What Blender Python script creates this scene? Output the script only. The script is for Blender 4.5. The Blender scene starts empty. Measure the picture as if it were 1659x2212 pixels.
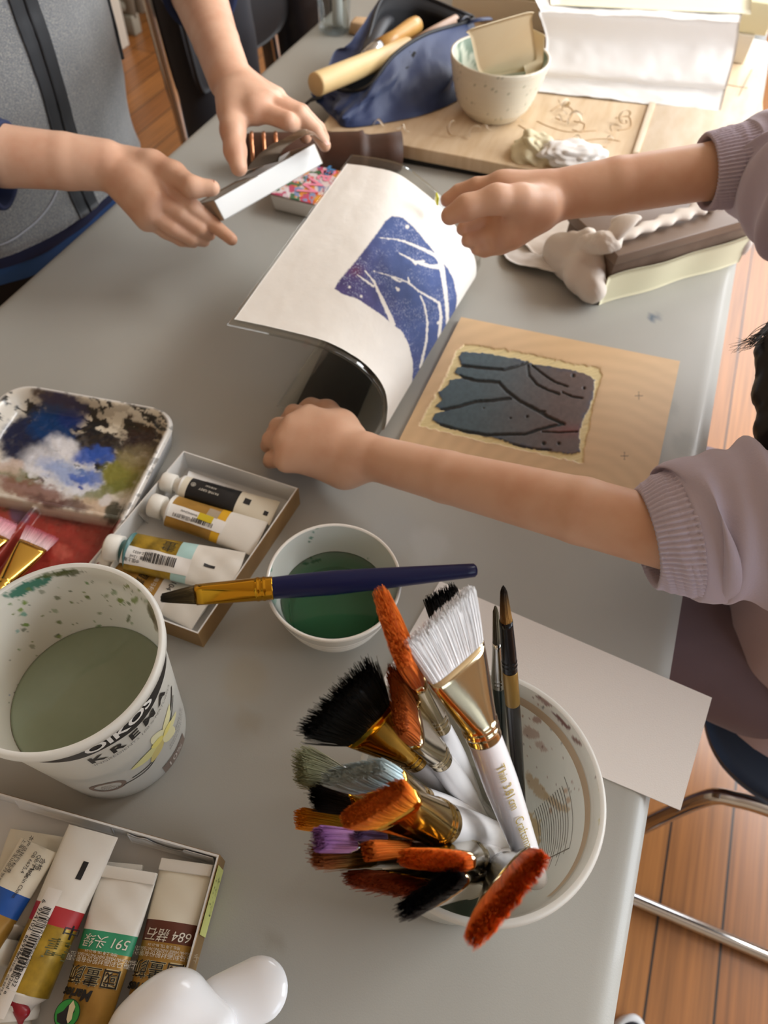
import bpy, bmesh, math, random
import numpy as np
from mathutils import Vector, Matrix
random.seed(7); rng = np.random.default_rng(7)
C = bpy.context.scene.collection
PI = math.pi
T = 0.74          # table top height
HC = 0.53         # lens height above the table top
FPX = 1534.0; CX, CY = 829.5, 1106.0
R = np.array([[0.36404483, -0.74970538, 0.55264202],
              [-0.93064244, -0.31643343, 0.18377849],
              [0.03709469, -0.58121573, -0.8129036]])

def P(px, py, z=0.0):
    """place where the sight line through a photo pixel meets the level z above the table top"""
    r = R @ np.array([px - CX, py - CY, FPX]); t = (z - HC) / r[2]
    return np.array([r[0] * t, r[1] * t, T + z])
def PX(p):
    """pixel of world points (n,3)"""
    q = (np.asarray(p, float) - np.array([0, 0, T + HC])) @ R
    return np.stack([q[..., 0] / q[..., 2] * FPX + CX, q[..., 1] / q[..., 2] * FPX + CY], -1)

# ---------------------------------------------------------------- materials
def lin(h):
    if isinstance(h, str):
        h = h.lstrip('#'); c = [int(h[i:i + 2], 16) / 255 for i in (0, 2, 4)]
    else: c = h
    return [x / 12.92 if x <= .04045 else ((x + .055) / 1.055) ** 2.4 for x in c]
def sock(b, *names):
    for n in names:
        if n in b.inputs: return b.inputs[n]
def M(name, col, rough=.5, metal=0., bump=None, var=None, sss=0., trans=0., ior=1.45, coat=0., sheen=0., spec=None,
      attr=None, alpha=1., transl=0., scale3=(1, 1, 1), emit=None, wave=None):
    m = bpy.data.materials.new(name); m.use_nodes = True
    nt = m.node_tree; b = nt.nodes['Principled BSDF']
    c = lin(col); b.inputs['Base Color'].default_value = (*c, 1)
    b.inputs['Roughness'].default_value = rough; b.inputs['Metallic'].default_value = metal
    b.inputs['IOR'].default_value = ior
    if trans: b.inputs['Transmission Weight'].default_value = trans
    if coat: b.inputs['Coat Weight'].default_value = coat; b.inputs['Coat Roughness'].default_value = .08
    if sheen: b.inputs['Sheen Weight'].default_value = sheen; b.inputs['Sheen Roughness'].default_value = .4
    if spec is not None: b.inputs['Specular IOR Level'].default_value = spec
    if alpha < 1: b.inputs['Alpha'].default_value = alpha
    if sss:
        b.inputs['Subsurface Weight'].default_value = sss
        b.inputs['Subsurface Radius'].default_value = (.012, .005, .003); b.inputs['Subsurface Scale'].default_value = 1.
    N, L = nt.nodes.new, nt.links.new
    tc = N('ShaderNodeTexCoord'); mp = N('ShaderNodeMapping'); mp.inputs['Scale'].default_value = scale3
    L(tc.outputs['Object'], mp.inputs['Vector'])
    colsock = None
    if attr:
        a = N('ShaderNodeAttribute'); a.attribute_name = attr; colsock = a.outputs['Color']
    if var:                      # (scale, second colour, low, high)
        n = N('ShaderNodeTexNoise'); n.inputs['Scale'].default_value = var[0]; n.inputs['Detail'].default_value = 5
        L(mp.outputs[0], n.inputs['Vector'])
        mr = N('ShaderNodeMapRange'); mr.inputs[1].default_value = var[2]; mr.inputs[2].default_value = var[3]
        L(n.outputs['Fac'], mr.inputs[0])
        mx = N('ShaderNodeMix'); mx.data_type = 'RGBA'
        L(mr.outputs[0], mx.inputs[0])
        if colsock is not None: L(colsock, mx.inputs[6])
        else: mx.inputs[6].default_value = (*c, 1)
        mx.inputs[7].default_value = (*lin(var[1]), 1); colsock = mx.outputs[2]
    if colsock is not None: L(colsock, b.inputs['Base Color'])
    if bump:                     # (scale, strength, distance)
        n = N('ShaderNodeTexNoise'); n.inputs['Scale'].default_value = bump[0]; n.inputs['Detail'].default_value = 3
        L(mp.outputs[0], n.inputs['Vector'])
        bm = N('ShaderNodeBump'); bm.inputs['Strength'].default_value = bump[1]; bm.inputs['Distance'].default_value = bump[2]
        L(n.outputs['Fac'], bm.inputs['Height']); L(bm.outputs[0], b.inputs['Normal'])
    if wave:                     # (scale, axis, strength, distance)
        n = N('ShaderNodeTexWave'); n.bands_direction = wave[1]; n.inputs['Scale'].default_value = wave[0]
        L(mp.outputs[0], n.inputs['Vector'])
        bm = N('ShaderNodeBump'); bm.inputs['Strength'].default_value = wave[2]; bm.inputs['Distance'].default_value = wave[3]
        L(n.outputs['Fac'], bm.inputs['Height']); L(bm.outputs[0], b.inputs['Normal'])
    if transl:
        t = N('ShaderNodeBsdfTranslucent'); ms = N('ShaderNodeMixShader'); ms.inputs[0].default_value = transl; out = nt.nodes['Material Output']
        if colsock is not None: L(colsock, t.inputs[0])
        else: t.inputs[0].default_value = (*c, 1)
        L(b.outputs[0], ms.inputs[1]); L(t.outputs[0], ms.inputs[2]); L(ms.outputs[0], out.inputs[0])
    if emit: b.inputs['Emission Color'].default_value = (*lin(emit[0]), 1); b.inputs['Emission Strength'].default_value = emit[1]
    return m

# ---------------------------------------------------------------- objects
def thing(name, label, cat, loc=(0, 0, 0), group=None):
    o = bpy.data.objects.new(name, None); C.objects.link(o); o.location = loc; o.empty_display_size = .02
    return tag(o, label, cat, group)
def tag(o, label=None, cat=None, group=None, kind=None):
    if label: o['label'] = label
    if cat: o['category'] = cat
    if group: o['group'] = group
    if kind: o['kind'] = kind
    return o
def origin(o):
    p = np.zeros(3)
    while o is not None: p = p + np.array(o.location); o = o.parent
    return p
class MB:
    def __init__(s): s.v = []; s.f = []; s.mi = []; s.n = 0; s.col = []
    def add(s, v, f, mi=0, col=None):
        v = np.asarray(v, float).reshape(-1, 3); s.v.append(v)
        for k in f: s.f.append(tuple(int(i) + s.n for i in k)); s.mi.append(mi)
        s.n += len(v)
        if col is not None: s.col.append(np.broadcast_to(np.asarray(col, float), (len(v), 3)))
        return s
    def build(s, name, mats, parent=None, smooth=True, sharp=None):
        return mk(name, np.concatenate(s.v), s.f, mats, parent, smooth, s.mi, np.concatenate(s.col) if s.col else None, sharp)
def mk(name, v, f, mats, parent=None, smooth=True, mi=None, col=None, sharp=None):
    v = np.asarray(v, float).reshape(-1, 3); mats = mats if isinstance(mats, (list, tuple)) else [mats]
    me = bpy.data.meshes.new(name)
    if parent is None: off = np.array([(v[:, 0].min() + v[:, 0].max()) / 2, (v[:, 1].min() + v[:, 1].max()) / 2, v[:, 2].min()]); base = off
    else: base = origin(parent); off = np.zeros(3)
    me.from_pydata((v - base).tolist(), [], [tuple(int(i) for i in k) for k in f])
    for m in mats: me.materials.append(m)
    if mi is not None and len(mats) > 1: me.polygons.foreach_set('material_index', np.asarray(mi, np.int32))
    me.polygons.foreach_set('use_smooth', np.full(len(me.polygons), bool(smooth)))
    if col is not None:
        a = me.attributes.new('Col', 'FLOAT_COLOR', 'POINT')
        a.data.foreach_set('color', np.c_[col, np.ones(len(v))].astype(np.float32).ravel())
    if sharp is not None:
        bm = bmesh.new(); bm.from_mesh(me)
        for e in bm.edges:
            if len(e.link_faces) == 2 and e.calc_face_angle(0) > sharp: e.smooth = False
        bm.to_mesh(me); bm.free()
    me.update()
    o = bpy.data.objects.new(name, me); C.objects.link(o)
    if parent is not None: o.parent = parent
    else: o.location = off
    return o

# ---------------------------------------------------------------- shapes (return verts, faces)
def nrm(a): a = np.asarray(a, float); return a / (np.linalg.norm(a) + 1e-12)
def rings(rs, cap0=True, cap1=True, closed=True):
    n = len(rs[0]); v = np.concatenate([np.asarray(r, float) for r in rs]); f = []
    for i in range(len(rs) - 1):
        for j in range(n if closed else n - 1):
            k = (j + 1) % n; f.append((i * n + j, i * n + k, (i + 1) * n + k, (i + 1) * n + j))
    if cap0: f.append(tuple(range(n - 1, -1, -1)))
    if cap1: f.append(tuple(range((len(rs) - 1) * n, len(rs) * n)))
    return v, f
def frames(path, up=None):
    p = np.asarray(path, float); t = np.gradient(p, axis=0); t /= np.linalg.norm(t, axis=1)[:, None] + 1e-12
    u = np.array(up if up is not None else [0, 0, 1.]);
    if abs(u @ t[0]) > .95: u = np.array([1., 0, 0])
    out = []
    for k in range(len(p)):
        u = nrm(u - t[k] * (u @ t[k])); out.append((t[k], u, np.cross(t[k], u)))
    return out
def tube(path, rad, n=14, ry=None, up=None, caps=True):
    """swept tube; rad along the frame's side, ry along its up"""
    path = np.asarray(path, float); rad = np.broadcast_to(np.asarray(rad, float), (len(path),)); ry = rad if ry is None else np.broadcast_to(np.asarray(ry, float), (len(path),))
    rs = []; a = np.arange(n) / n * 2 * PI
    for k, (t, u, s) in enumerate(frames(path, up)):
        rs.append(path[k] + np.outer(np.cos(a) * rad[k], s) + np.outer(np.sin(a) * ry[k], u))
    return rings(rs, caps, caps)
def lathe(prof, c=(0, 0, 0), n=64, caps=(True, True), axis=None):
    a = np.arange(n) / n * 2 * PI; rs = []
    if axis is None: X, Y, Z = np.eye(3)
    else:
        Z = nrm(axis); X = nrm(np.cross(Z, [0, 0, 1.]) if abs(Z[2]) < .9 else np.cross(Z, [1., 0, 0])); Y = np.cross(Z, X)
    for r, z in prof: rs.append(np.asarray(c) + Z * z + np.outer(np.cos(a) * r, X) + np.outer(np.sin(a) * r, Y))
    return rings(rs, *caps)
def box(c, d, rot=None, bev=0., seg=2):
    bm = bmesh.new(); bmesh.ops.create_cube(bm, size=1)
    bmesh.ops.scale(bm, vec=d, verts=bm.verts)
    if bev: bmesh.ops.bevel(bm, geom=bm.edges[:], offset=bev, segments=seg, profile=.5, affect='EDGES')
    bm.verts.index_update(); v = np.array([x.co[:] for x in bm.verts]); f = [[x.index for x in q.verts] for q in bm.faces]; bm.free()
    if rot is not None: v = v @ np.asarray(rot).T
    return v + np.asarray(c), f
def hexa(b4, t4, bev=0., seg=2):
    """a six sided solid from four bottom and four top corners in the same order"""
    bm = bmesh.new(); vs = [bm.verts.new(p) for p in list(b4) + list(t4)]
    for q in ((3, 2, 1, 0), (4, 5, 6, 7), (0, 1, 5, 4), (1, 2, 6, 5), (2, 3, 7, 6), (3, 0, 4, 7)): bm.faces.new([vs[i] for i in q])
    bmesh.ops.recalc_face_normals(bm, faces=bm.faces[:])
    if bev: bmesh.ops.bevel(bm, geom=bm.edges[:], offset=bev, segments=seg, profile=.5, affect='EDGES')
    bm.verts.index_update(); v = np.array([x.co[:] for x in bm.verts]); f = [[x.index for x in q.verts] for q in bm.faces]; bm.free()
    return v, f
def rotz(a): c, s = math.cos(a), math.sin(a); return np.array([[c, -s, 0], [s, c, 0], [0, 0, 1.]])
def basis(x, up=(0, 0, 1)):
    """columns: x, y, z with z near up"""
    x = nrm(x); y = nrm(np.cross(up, x)); return np.stack([x, y, np.cross(x, y)], 1)
def gridm(pts):
    """pts (nu,nv,3)"""
    nu, nv = pts.shape[:2]; i = np.arange(nu * nv).reshape(nu, nv)
    f = np.stack([i[:-1, :-1], i[1:, :-1], i[1:, 1:], i[:-1, 1:]], -1).reshape(-1, 4)
    return pts.reshape(-1, 3), f
def slab(pts, th):
    """a sheet of pts (nu,nv,3) given the thickness th downwards along its normals"""
    du = np.gradient(pts, axis=0); dv = np.gradient(pts, axis=1); n = np.cross(du, dv); n /= np.linalg.norm(n, axis=-1)[..., None] + 1e-12
    v1, f1 = gridm(pts); v2, _ = gridm(pts - n * th); k = len(v1)
    nu, nv = pts.shape[:2]; i = np.arange(nu * nv).reshape(nu, nv)
    per = np.concatenate([i[:, 0], i[-1, 1:], i[-2::-1, -1], i[0, -2:0:-1]])
    f = [tuple(q) for q in f1] + [tuple(q[::-1] + k) for q in f1]
    for a, b in zip(per, np.roll(per, -1)): f.append((b, a, a + k, b + k)[::-1])
    return np.concatenate([v1, v2]), f
def spline(pts, n):
    """Catmull-Rom through pts"""
    p = np.asarray(pts, float); p = np.concatenate([[2 * p[0] - p[1]], p, [2 * p[-1] - p[-2]]])
    m = len(p) - 3; out = []
    for t in np.linspace(0, m, n):
        i = min(int(t), m - 1); u = t - i; a, b, c, d = p[i:i + 4]
        out.append(.5 * ((2 * b) + (c - a) * u + (2 * a - 5 * b + 4 * c - d) * u * u + (3 * b - a - 3 * c + d) * u ** 3))
    return np.array(out)
# value noise on arrays -----------------------------------------------------
def vnoise(x, y, seed=0):
    def h(i, j):
        n = (i.astype(np.int64) * 374761393 + j.astype(np.int64) * 668265263 + seed * 1442695041) & 0x7fffffff
        n = ((n ^ (n >> 13)) * 1274126177) & 0x7fffffff
        return ((n ^ (n >> 16)) & 0xffff) / 65535.
    i, j = np.floor(x), np.floor(y); u, v = x - i, y - j; u = u * u * (3 - 2 * u); v = v * v * (3 - 2 * v)
    return (h(i, j) * (1 - u) + h(i + 1, j) * u) * (1 - v) + (h(i, j + 1) * (1 - u) + h(i + 1, j + 1) * u) * v
def fbm(x, y, seed=0, o=4):
    s = 0; a = .5; tot = 0
    for k in range(o): s = s + a * vnoise(x, y, seed + k); tot += a; a *= .5; x = x * 2.03; y = y * 2.03
    return s / tot
def seg_dist(p, pl):
    """distance of pixels p (n,2) to a polyline; also the running parameter 0..1"""
    pl = np.asarray(pl, float); best = np.full(len(p), 1e9); par = np.zeros(len(p)); m = len(pl) - 1
    for k in range(m):
        a, b = pl[k], pl[k + 1]; d = b - a; t = np.clip(((p - a) @ d) / (d @ d + 1e-9), 0, 1)
        q = np.hypot(*(p - a - t[:, None] * d).T); w = q < best; best[w] = q[w]; par[w] = (k + t[w]) / m
    return best, par
def sstep(a, b, x): t = np.clip((x - a) / (b - a), 0, 1); return t * t * (3 - 2 * t)
def inpoly(p, poly):
    """signed distance of pixels to a polygon, negative inside"""
    poly = np.asarray(poly, float); ins = np.zeros(len(p), bool); n = len(poly)
    for k in range(n):
        a, b = poly[k], poly[(k + 1) % n]
        c = ((a[1] > p[:, 1]) != (b[1] > p[:, 1])) & (p[:, 0] < (b[0] - a[0]) * (p[:, 1] - a[1]) / (b[1] - a[1] + 1e-12) + a[0]); ins ^= c
    d, _ = seg_dist(p, np.vstack([poly, poly[:1]])); return np.where(ins, -d, d)

# ---------------------------------------------------------------- lettering
def text2d(s, size=1., align='CENTER', shear=0., bold=0.):
    cu = bpy.data.curves.new('t', 'FONT'); cu.body = s; cu.size = size; cu.align_x = align; cu.align_y = 'CENTER'; cu.shear = shear; cu.resolution_u = 3
    cu.offset = bold
    o = bpy.data.objects.new('t', cu); C.objects.link(o)
    dg = bpy.context.evaluated_depsgraph_get(); dg.update(); me = o.evaluated_get(dg).to_mesh()
    v = np.array([x.co[:2] for x in me.vertices]).reshape(-1, 2); f = [tuple(q.vertices) for q in me.polygons]
    o.evaluated_get(dg).to_mesh_clear(); bpy.data.objects.remove(o); bpy.data.curves.remove(cu)
    return v, f

# ---------------------------------------------------------------- organic bodies: blended round cones, surface nets
def rc(a, b, ra, rb=None, k=.008, flat=None, sub=False):
    return dict(a=np.array(a, float), b=np.array(b, float), ra=ra, rb=ra if rb is None else rb, k=k, flat=flat, sub=sub)
def sdf_net(prims, vox, smooth=2):
    lo = np.min([np.minimum(p['a'] - p['ra'], p['b'] - p['rb']) for p in prims if not p['sub']], 0) - 3 * vox
    hi = np.max([np.maximum(p['a'] + p['ra'], p['b'] + p['rb']) for p in prims if not p['sub']], 0) + 3 * vox
    n = np.ceil((hi - lo) / vox).astype(int) + 1
    D = np.full(n, 1., np.float32)
    for p in prims:
        m = max(p['ra'], p['rb']) + p['k'] + 3 * vox
        i0 = np.clip(np.floor((np.minimum(p['a'], p['b']) - m - lo) / vox).astype(int), 0, n); i1 = np.clip(np.ceil((np.maximum(p['a'], p['b']) + m - lo) / vox).astype(int) + 1, 0, n)
        if (i1 <= i0).any(): continue
        g = np.stack(np.meshgrid(*[lo[q] + vox * np.arange(i0[q], i1[q]) for q in range(3)], indexing='ij'), -1)
        ab = p['b'] - p['a']; L2 = ab @ ab
        w = g - p['a']
        t = np.clip((w @ ab) / (L2 + 1e-12), 0, 1) if L2 > 1e-12 else np.zeros(w.shape[:3])
        e = w - t[..., None] * ab
        if p['flat'] is not None:          # (direction, factor): squeezed along a direction
            d, fct = p['flat']; d = nrm(d); e = e + (e @ d)[..., None] * d * (1 / fct - 1)
        d = np.linalg.norm(e, axis=-1) - (p['ra'] + (p['rb'] - p['ra']) * t)
        if p['flat'] is not None: d = d * p['flat'][1] ** .5
        sl = tuple(slice(i0[q], i1[q]) for q in range(3)); o = D[sl]; k = p['k']
        if p['sub']:
            h = np.clip(k - np.abs(o + d), 0, None) / k; D[sl] = np.maximum(o, -d) + h * h * k / 4
        else:
            h = np.clip(k - np.abs(o - d), 0, None) / k; D[sl] = np.minimum(o, d) - h * h * k / 4
    S = D < 0
    cn = np.array(n) - 1; acc = np.zeros((*cn, 3), np.float32); cnt = np.zeros(cn, np.float32)
    offs = [(0, 0, 0), (1, 0, 0), (0, 1, 0), (1, 1, 0), (0, 0, 1), (1, 0, 1), (0, 1, 1), (1, 1, 1)]
    g = lambda A, o: A[o[0]:o[0] + cn[0], o[1]:o[1] + cn[1], o[2]:o[2] + cn[2]]
    for a in range(8):
        for ax in range(3):
            if offs[a][ax]: continue
            o2 = list(offs[a]); o2[ax] = 1; b = tuple(o2)
            sa, sb = g(S, offs[a]), g(S, b); x = sa != sb
            da, db = g(D, offs[a])[x], g(D, b)[x]; t = da / (da - db)
            q = np.zeros((len(t), 3), np.float32) + np.array(offs[a], np.float32); q[:, ax] += t
            acc[x] += q; cnt[x] += 1
    act = cnt > 0; idx = np.full(cn, -1); idx[act] = np.arange(act.sum())
    cell = np.argwhere(act); V = lo + vox * (cell + acc[act] / cnt[act][:, None])
    F = []
    for ax in range(3):
        u, w = (ax + 1) % 3, (ax + 2) % 3
        sl1 = [slice(0, n[q]) for q in range(3)]; sl2 = list(sl1); sl1[ax] = slice(0, n[ax] - 1); sl2[ax] = slice(1, n[ax])
        A, B = S[tuple(sl1)], S[tuple(sl2)]; e = np.argwhere(A != B); inside = A[tuple(e.T)]
        ok = (e[:, u] > 0) & (e[:, w] > 0) & (e[:, u] < cn[u]) & (e[:, w] < cn[w]); e = e[ok]; inside = inside[ok]
        def at(du, dw):
            q = e.copy(); q[:, u] += du; q[:, w] += dw; return idx[tuple(q.T)]
        Q = np.stack([at(-1, -1), at(0, -1), at(0, 0), at(-1, 0)], 1); Q[~inside] = Q[~inside][:, ::-1]; F.append(Q)
    F = np.concatenate(F); F = F[(F >= 0).all(1)]
    for _ in range(smooth):
        s = np.zeros_like(V); c = np.zeros(len(V))
        for k in range(4):
            np.add.at(s, F[:, k], V[F[:, (k + 1) % 4]]); np.add.at(s, F[:, (k + 1) % 4], V[F[:, k]]); np.add.at(c, F[:, k], 1); np.add.at(c, F[:, (k + 1) % 4], 1)
        V = V * .45 + .55 * s / c[:, None]
    return V, F
def chain(pts, rad, k=.004, flat=None): return [rc(pts[i], pts[i + 1], rad[i], rad[i + 1], k, flat) for i in range(len(pts) - 1)]
# ================================================================= camera, light, room
S = bpy.context.scene
cam = bpy.data.cameras.new('camera'); cob = bpy.data.objects.new('camera', cam); C.objects.link(cob); S.camera = cob
mw = Matrix.Identity(4)
for i in range(3):
    mw[i][0] = R[i, 0]; mw[i][1] = -R[i, 1]; mw[i][2] = -R[i, 2]
mw[2][3] = T + HC
cob.matrix_world = mw
cam.sensor_fit = 'VERTICAL'; cam.sensor_height = 9.89; cam.sensor_width = 7.417; cam.lens = 9.89 * FPX / 2212
cam.clip_start = .01
cam.dof.use_dof = True; cam.dof.focus_distance = .41; cam.dof.aperture_fstop = 2.7
S.view_settings.view_transform = 'Standard'; S.view_settings.look = 'None'; S.view_settings.gamma = 1; S.view_settings.use_curve_mapping = False
S.view_settings.exposure = 0.34
S.cycles.use_denoising = True
S.cycles.max_bounces = 10; S.cycles.diffuse_bounces = 4; S.cycles.glossy_bounces = 4; S.cycles.transmission_bounces = 8; S.cycles.transparent_max_bounces = 12
S.cycles.caustics_reflective = False; S.cycles.caustics_refractive = False; S.cycles.sample_clamp_indirect = 6

w = bpy.data.worlds.new('world'); S.world = w; w.use_nodes = True
w.node_tree.nodes['Background'].inputs[0].default_value = (.75, .85, 1, 1); w.node_tree.nodes['Background'].inputs[1].default_value = .5

def area(name, loc, target, size, power, col):
    l = bpy.data.lights.new(name, 'AREA'); l.shape = 'RECTANGLE'; l.size, l.size_y = size; l.energy = power; l.color = col
    o = bpy.data.objects.new(name, l); C.objects.link(o); o.location = loc
    d = Vector(target) - Vector(loc); o.rotation_euler = d.to_track_quat('-Z', 'Y').to_euler(); return o
# daylight entering through the windows of the right hand wall, the far wall and the near wall
area('window_daylight_side', (1.9, -2.95, 1.75), (1.6, 0, .9), (2.6, 1.5), 120, (.90, .95, 1))
area('window_daylight_far', (4.4, -.6, 1.85), (.9, 0, .8), (2.6, 1.5), 55, (.95, .97, 1))
area('window_daylight_near', (-1.0, -2.95, 1.9), (.1, 0, .75), (1.6, 1.4), 18, (.74, .86, 1))

area('added_overhead_light', (2.1, -1.45, 2.77), (.7, .1, .74), (1.5, 1.1), 80, (.97, .98, 1))  # added area light for steeper shadows; the ceiling above it is closed
# floor: long fir planks running with the table
def plank_mat():
    m = bpy.data.materials.new('fir_planks'); m.use_nodes = True; nt = m.node_tree; b = nt.nodes['Principled BSDF']; N, L = nt.nodes.new, nt.links.new
    tc = N('ShaderNodeTexCoord'); mp = N('ShaderNodeMapping'); L(tc.outputs['Object'], mp.inputs[0]); mp.inputs['Location'].default_value = (.3, .0, 0)
    br = N('ShaderNodeTexBrick'); br.offset = .37; br.inputs['Scale'].default_value = 1; br.inputs['Mortar Size'].default_value = .0022; br.inputs['Brick Width'].default_value = 2.7; br.inputs['Row Height'].default_value = .098
    br.inputs['Color1'].default_value = (*lin('#a96f38'), 1); br.inputs['Color2'].default_value = (*lin('#8c5629'), 1); br.inputs['Mortar'].default_value = (*lin('#2a1a10'), 1)
    br.inputs['Mortar Smooth'].default_value = .1
    L(mp.outputs[0], br.inputs['Vector'])
    m2 = N('ShaderNodeMapping'); m2.inputs['Scale'].default_value = (1.6, 60, 1); L(tc.outputs['Object'], m2.inputs[0])
    n = N('ShaderNodeTexNoise'); n.inputs['Scale'].default_value = 2.2; n.inputs['Detail'].default_value = 6; L(m2.outputs[0], n.inputs['Vector'])
    mr = N('ShaderNodeMapRange'); mr.inputs[1].default_value = .3; mr.inputs[2].default_value = .75; mr.inputs[3].default_value = .66; mr.inputs[4].default_value = 1.2; L(n.outputs['Fac'], mr.inputs[0])
    mx = N('ShaderNodeMix'); mx.data_type = 'RGBA'; mx.blend_type = 'MULTIPLY'; mx.inputs[0].default_value = 1; L(br.outputs['Color'], mx.inputs[6]); L(mr.outputs[0], mx.inputs[7])
    L(mx.outputs[2], b.inputs['Base Color']); b.inputs['Roughness'].default_value = .34; b.inputs['Coat Weight'].default_value = .25; b.inputs['Coat Roughness'].default_value = .25
    return m
pm = plank_mat()
v, f = box((1.2, -.4, -.03), (7.4, 5.4, .06)); tag(mk('floor', v, f, pm, smooth=False), kind='structure')
wall_m = M('plaster', '#bba88e', .8, bump=(60, .1, .002))
trim_m = M('trim_paint', '#cfc8ba', .5)
def struct(name, bxs, m):
    mb = MB()
    for c, d in bxs: mb.add(*box(c, d))
    return tag(mb.build(name, m, smooth=False), kind='structure')
struct('wall_left', [((1.2, 2.29, 1.4), (7.4, .1, 2.8))], wall_m)
struct('wall_right', [((1.2, -3.05, .45), (7.4, .1, .9)), ((1.2, -3.05, 2.66), (7.4, .1, .28)), ((-2.2, -3.05, 1.7), (.6, .1, 1.7)), ((.2, -3.05, 1.7), (.6, .1, 1.7)), ((4.2, -3.05, 1.7), (1.4, .1, 1.7))], wall_m)
struct('wall_far', [((4.95, -.38, .45), (.1, 5.25, .9)), ((4.95, -.38, 2.7), (.1, 5.25, .2)), ((4.95, -2.5, 1.75), (.1, 1.0, 1.7)), ((4.95, 1.5, 1.75), (.1, 1.5, 1.7))], wall_m)
struct('wall_near', [((-2.55, -.38, 1.4), (.1, 5.25, 2.8))], wall_m)
struct('ceiling', [((1.2, -.38, 2.85), (7.6, 5.5, .1))], M('ceiling_white', '#d0c5b4', .9))
# radiator under the left wall, seen past the grey vest
rad = thing('radiator', 'ribbed beige column radiator along the wall behind the grey vest', 'radiator', (2.9, 2.12, 0))
rm = M('radiator_enamel', '#8d8778', .45)
mb = MB()
for k in range(17): mb.add(*tube([(2.72 + k * .06, 2.14, .06), (2.72 + k * .06, 2.14, .66)], .021, 10, ry=.05, up=(0, 1, 0)))
mb.build('column_fins', rm, rad)
mb = MB(); mb.add(*tube([(2.69, 2.14, .1), (3.71, 2.14, .1)], .022, 10)); mb.add(*tube([(2.69, 2.14, .62), (3.71, 2.14, .62)], .022, 10)); mb.build('header_pipe', rm, rad)
for x in (2.72, 3.68):
    mb = MB(); mb.add(*box((x, 2.14, .035), (.05, .09, .07), bev=.005)); mb.build('foot', rm, rad)
bc = tag(MB().add(*box((2.58, 2.15, .4), (.07, .16, .8), bev=.006)).build('pipe_casing', trim_m), 'pale painted upright pipe casing beside the radiator', 'pipe casing')

# ================================================================= tables
hdpe = None
def table_mat():
    m = M('grey_plastic', '#b3b5b3', .42, bump=(900, .12, .0006), attr='Col', coat=.12)
    return m
tm = table_mat(); leg_m = M('table_steel', '#55585a', .4, .8)
def make_table(x0, x1, y0, y1, label, stains):
    t = thing('folding_table', label, 'table', ((x0 + x1) / 2, (y0 + y1) / 2, 0), 'grey folding tables')
    nx, ny = int((x1 - x0) / .0065), int((y1 - y0) / .0065); mb = MB()
    us = np.linspace(0, 1, nx); vs = np.linspace(0, 1, ny); X, Y = np.meshgrid(x0 + us * (x1 - x0), y0 + vs * (y1 - y0), indexing='ij')
    r = .035                                            # rounded corners
    dx = np.minimum(X - x0, x1 - X); dy = np.minimum(Y - y0, y1 - Y)
    k = (dx < r) & (dy < r); rr = np.hypot(r - dx, r - dy); s = np.where(k & (rr > 1e-6), np.minimum(1, np.maximum(r - dx, r - dy) / np.maximum(rr, 1e-6)), 1)
    cxr = np.where(X - x0 < x1 - X, x0 + r, x1 - r); cyr = np.where(Y - y0 < y1 - Y, y0 + r, y1 - r)
    X = np.where(k, cxr + (X - cxr) * s, X); Y = np.where(k, cyr + (Y - cyr) * s, Y)
    e = np.minimum(X - x0, x1 - X); e2 = np.minimum(Y - y0, y1 - Y); ed = np.minimum(e, e2)
    Z = T - .007 * np.clip(1 - ed / .012, 0, 1) ** 2 * 1.0
    pts = np.stack([X, Y, Z], -1); v, f = gridm(pts)
    col = np.tile(lin('#a4a39c'), (len(v), 1)); n = fbm(v[:, 0] * 9, v[:, 1] * 9, 3); col = col * (.94 + .12 * n)[:, None]
    px = PX(v)
    for (sx, sy, sr, sc, st) in stains:
        d = np.hypot(px[:, 0] - sx, px[:, 1] - sy) / sr + .5 * (fbm(v[:, 0] * 60, v[:, 1] * 60, 9) - .5); a = st * (1 - sstep(.6, 1.1, d)); col = col * (1 - a[:, None]) + np.array(lin(sc)) * a[:, None]
    mb.add(v, f, col=col)
    i = np.arange(nx * ny).reshape(nx, ny); per = np.concatenate([i[:, 0], i[-1, 1:], i[-2::-1, -1], i[0, -2:0:-1]])
    ring = v[per]; lo = ring.copy(); lo[:, 2] = T - .045; mid = ring.copy(); mid[:, 2] = T - .03
    c = np.array([(x0 + x1) / 2, (y0 + y1) / 2, 0]); out = lambda a, q: a + (a - c) * np.array([q / (x1 - x0) * 2, q / (y1 - y0) * 2, 0])
    vv, ff = rings([ring, out(mid, .004), out(lo, -.002)], False, True); mb.add(vv, [q[::-1] for q in ff], col=lin('#a9acab'))
    mb.build('tabletop', tm, t)
    for xx in (x0 + .22, x1 - .22):
        for yy in (y0 + .09, y1 - .09): MB().add(*tube([(xx, yy, T - .045), (xx, yy, .02)], .0125, 12)).build('leg', leg_m, t)
        mb = MB(); mb.add(*tube([(xx, y0 + .06, .014), (xx, y1 - .06, .014)], .0135, 12)); mb.build('foot_bar', leg_m, t)
    return t
TX0, TX1, TY0, TY1 = -.28, 1.632, -.152, .629
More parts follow.
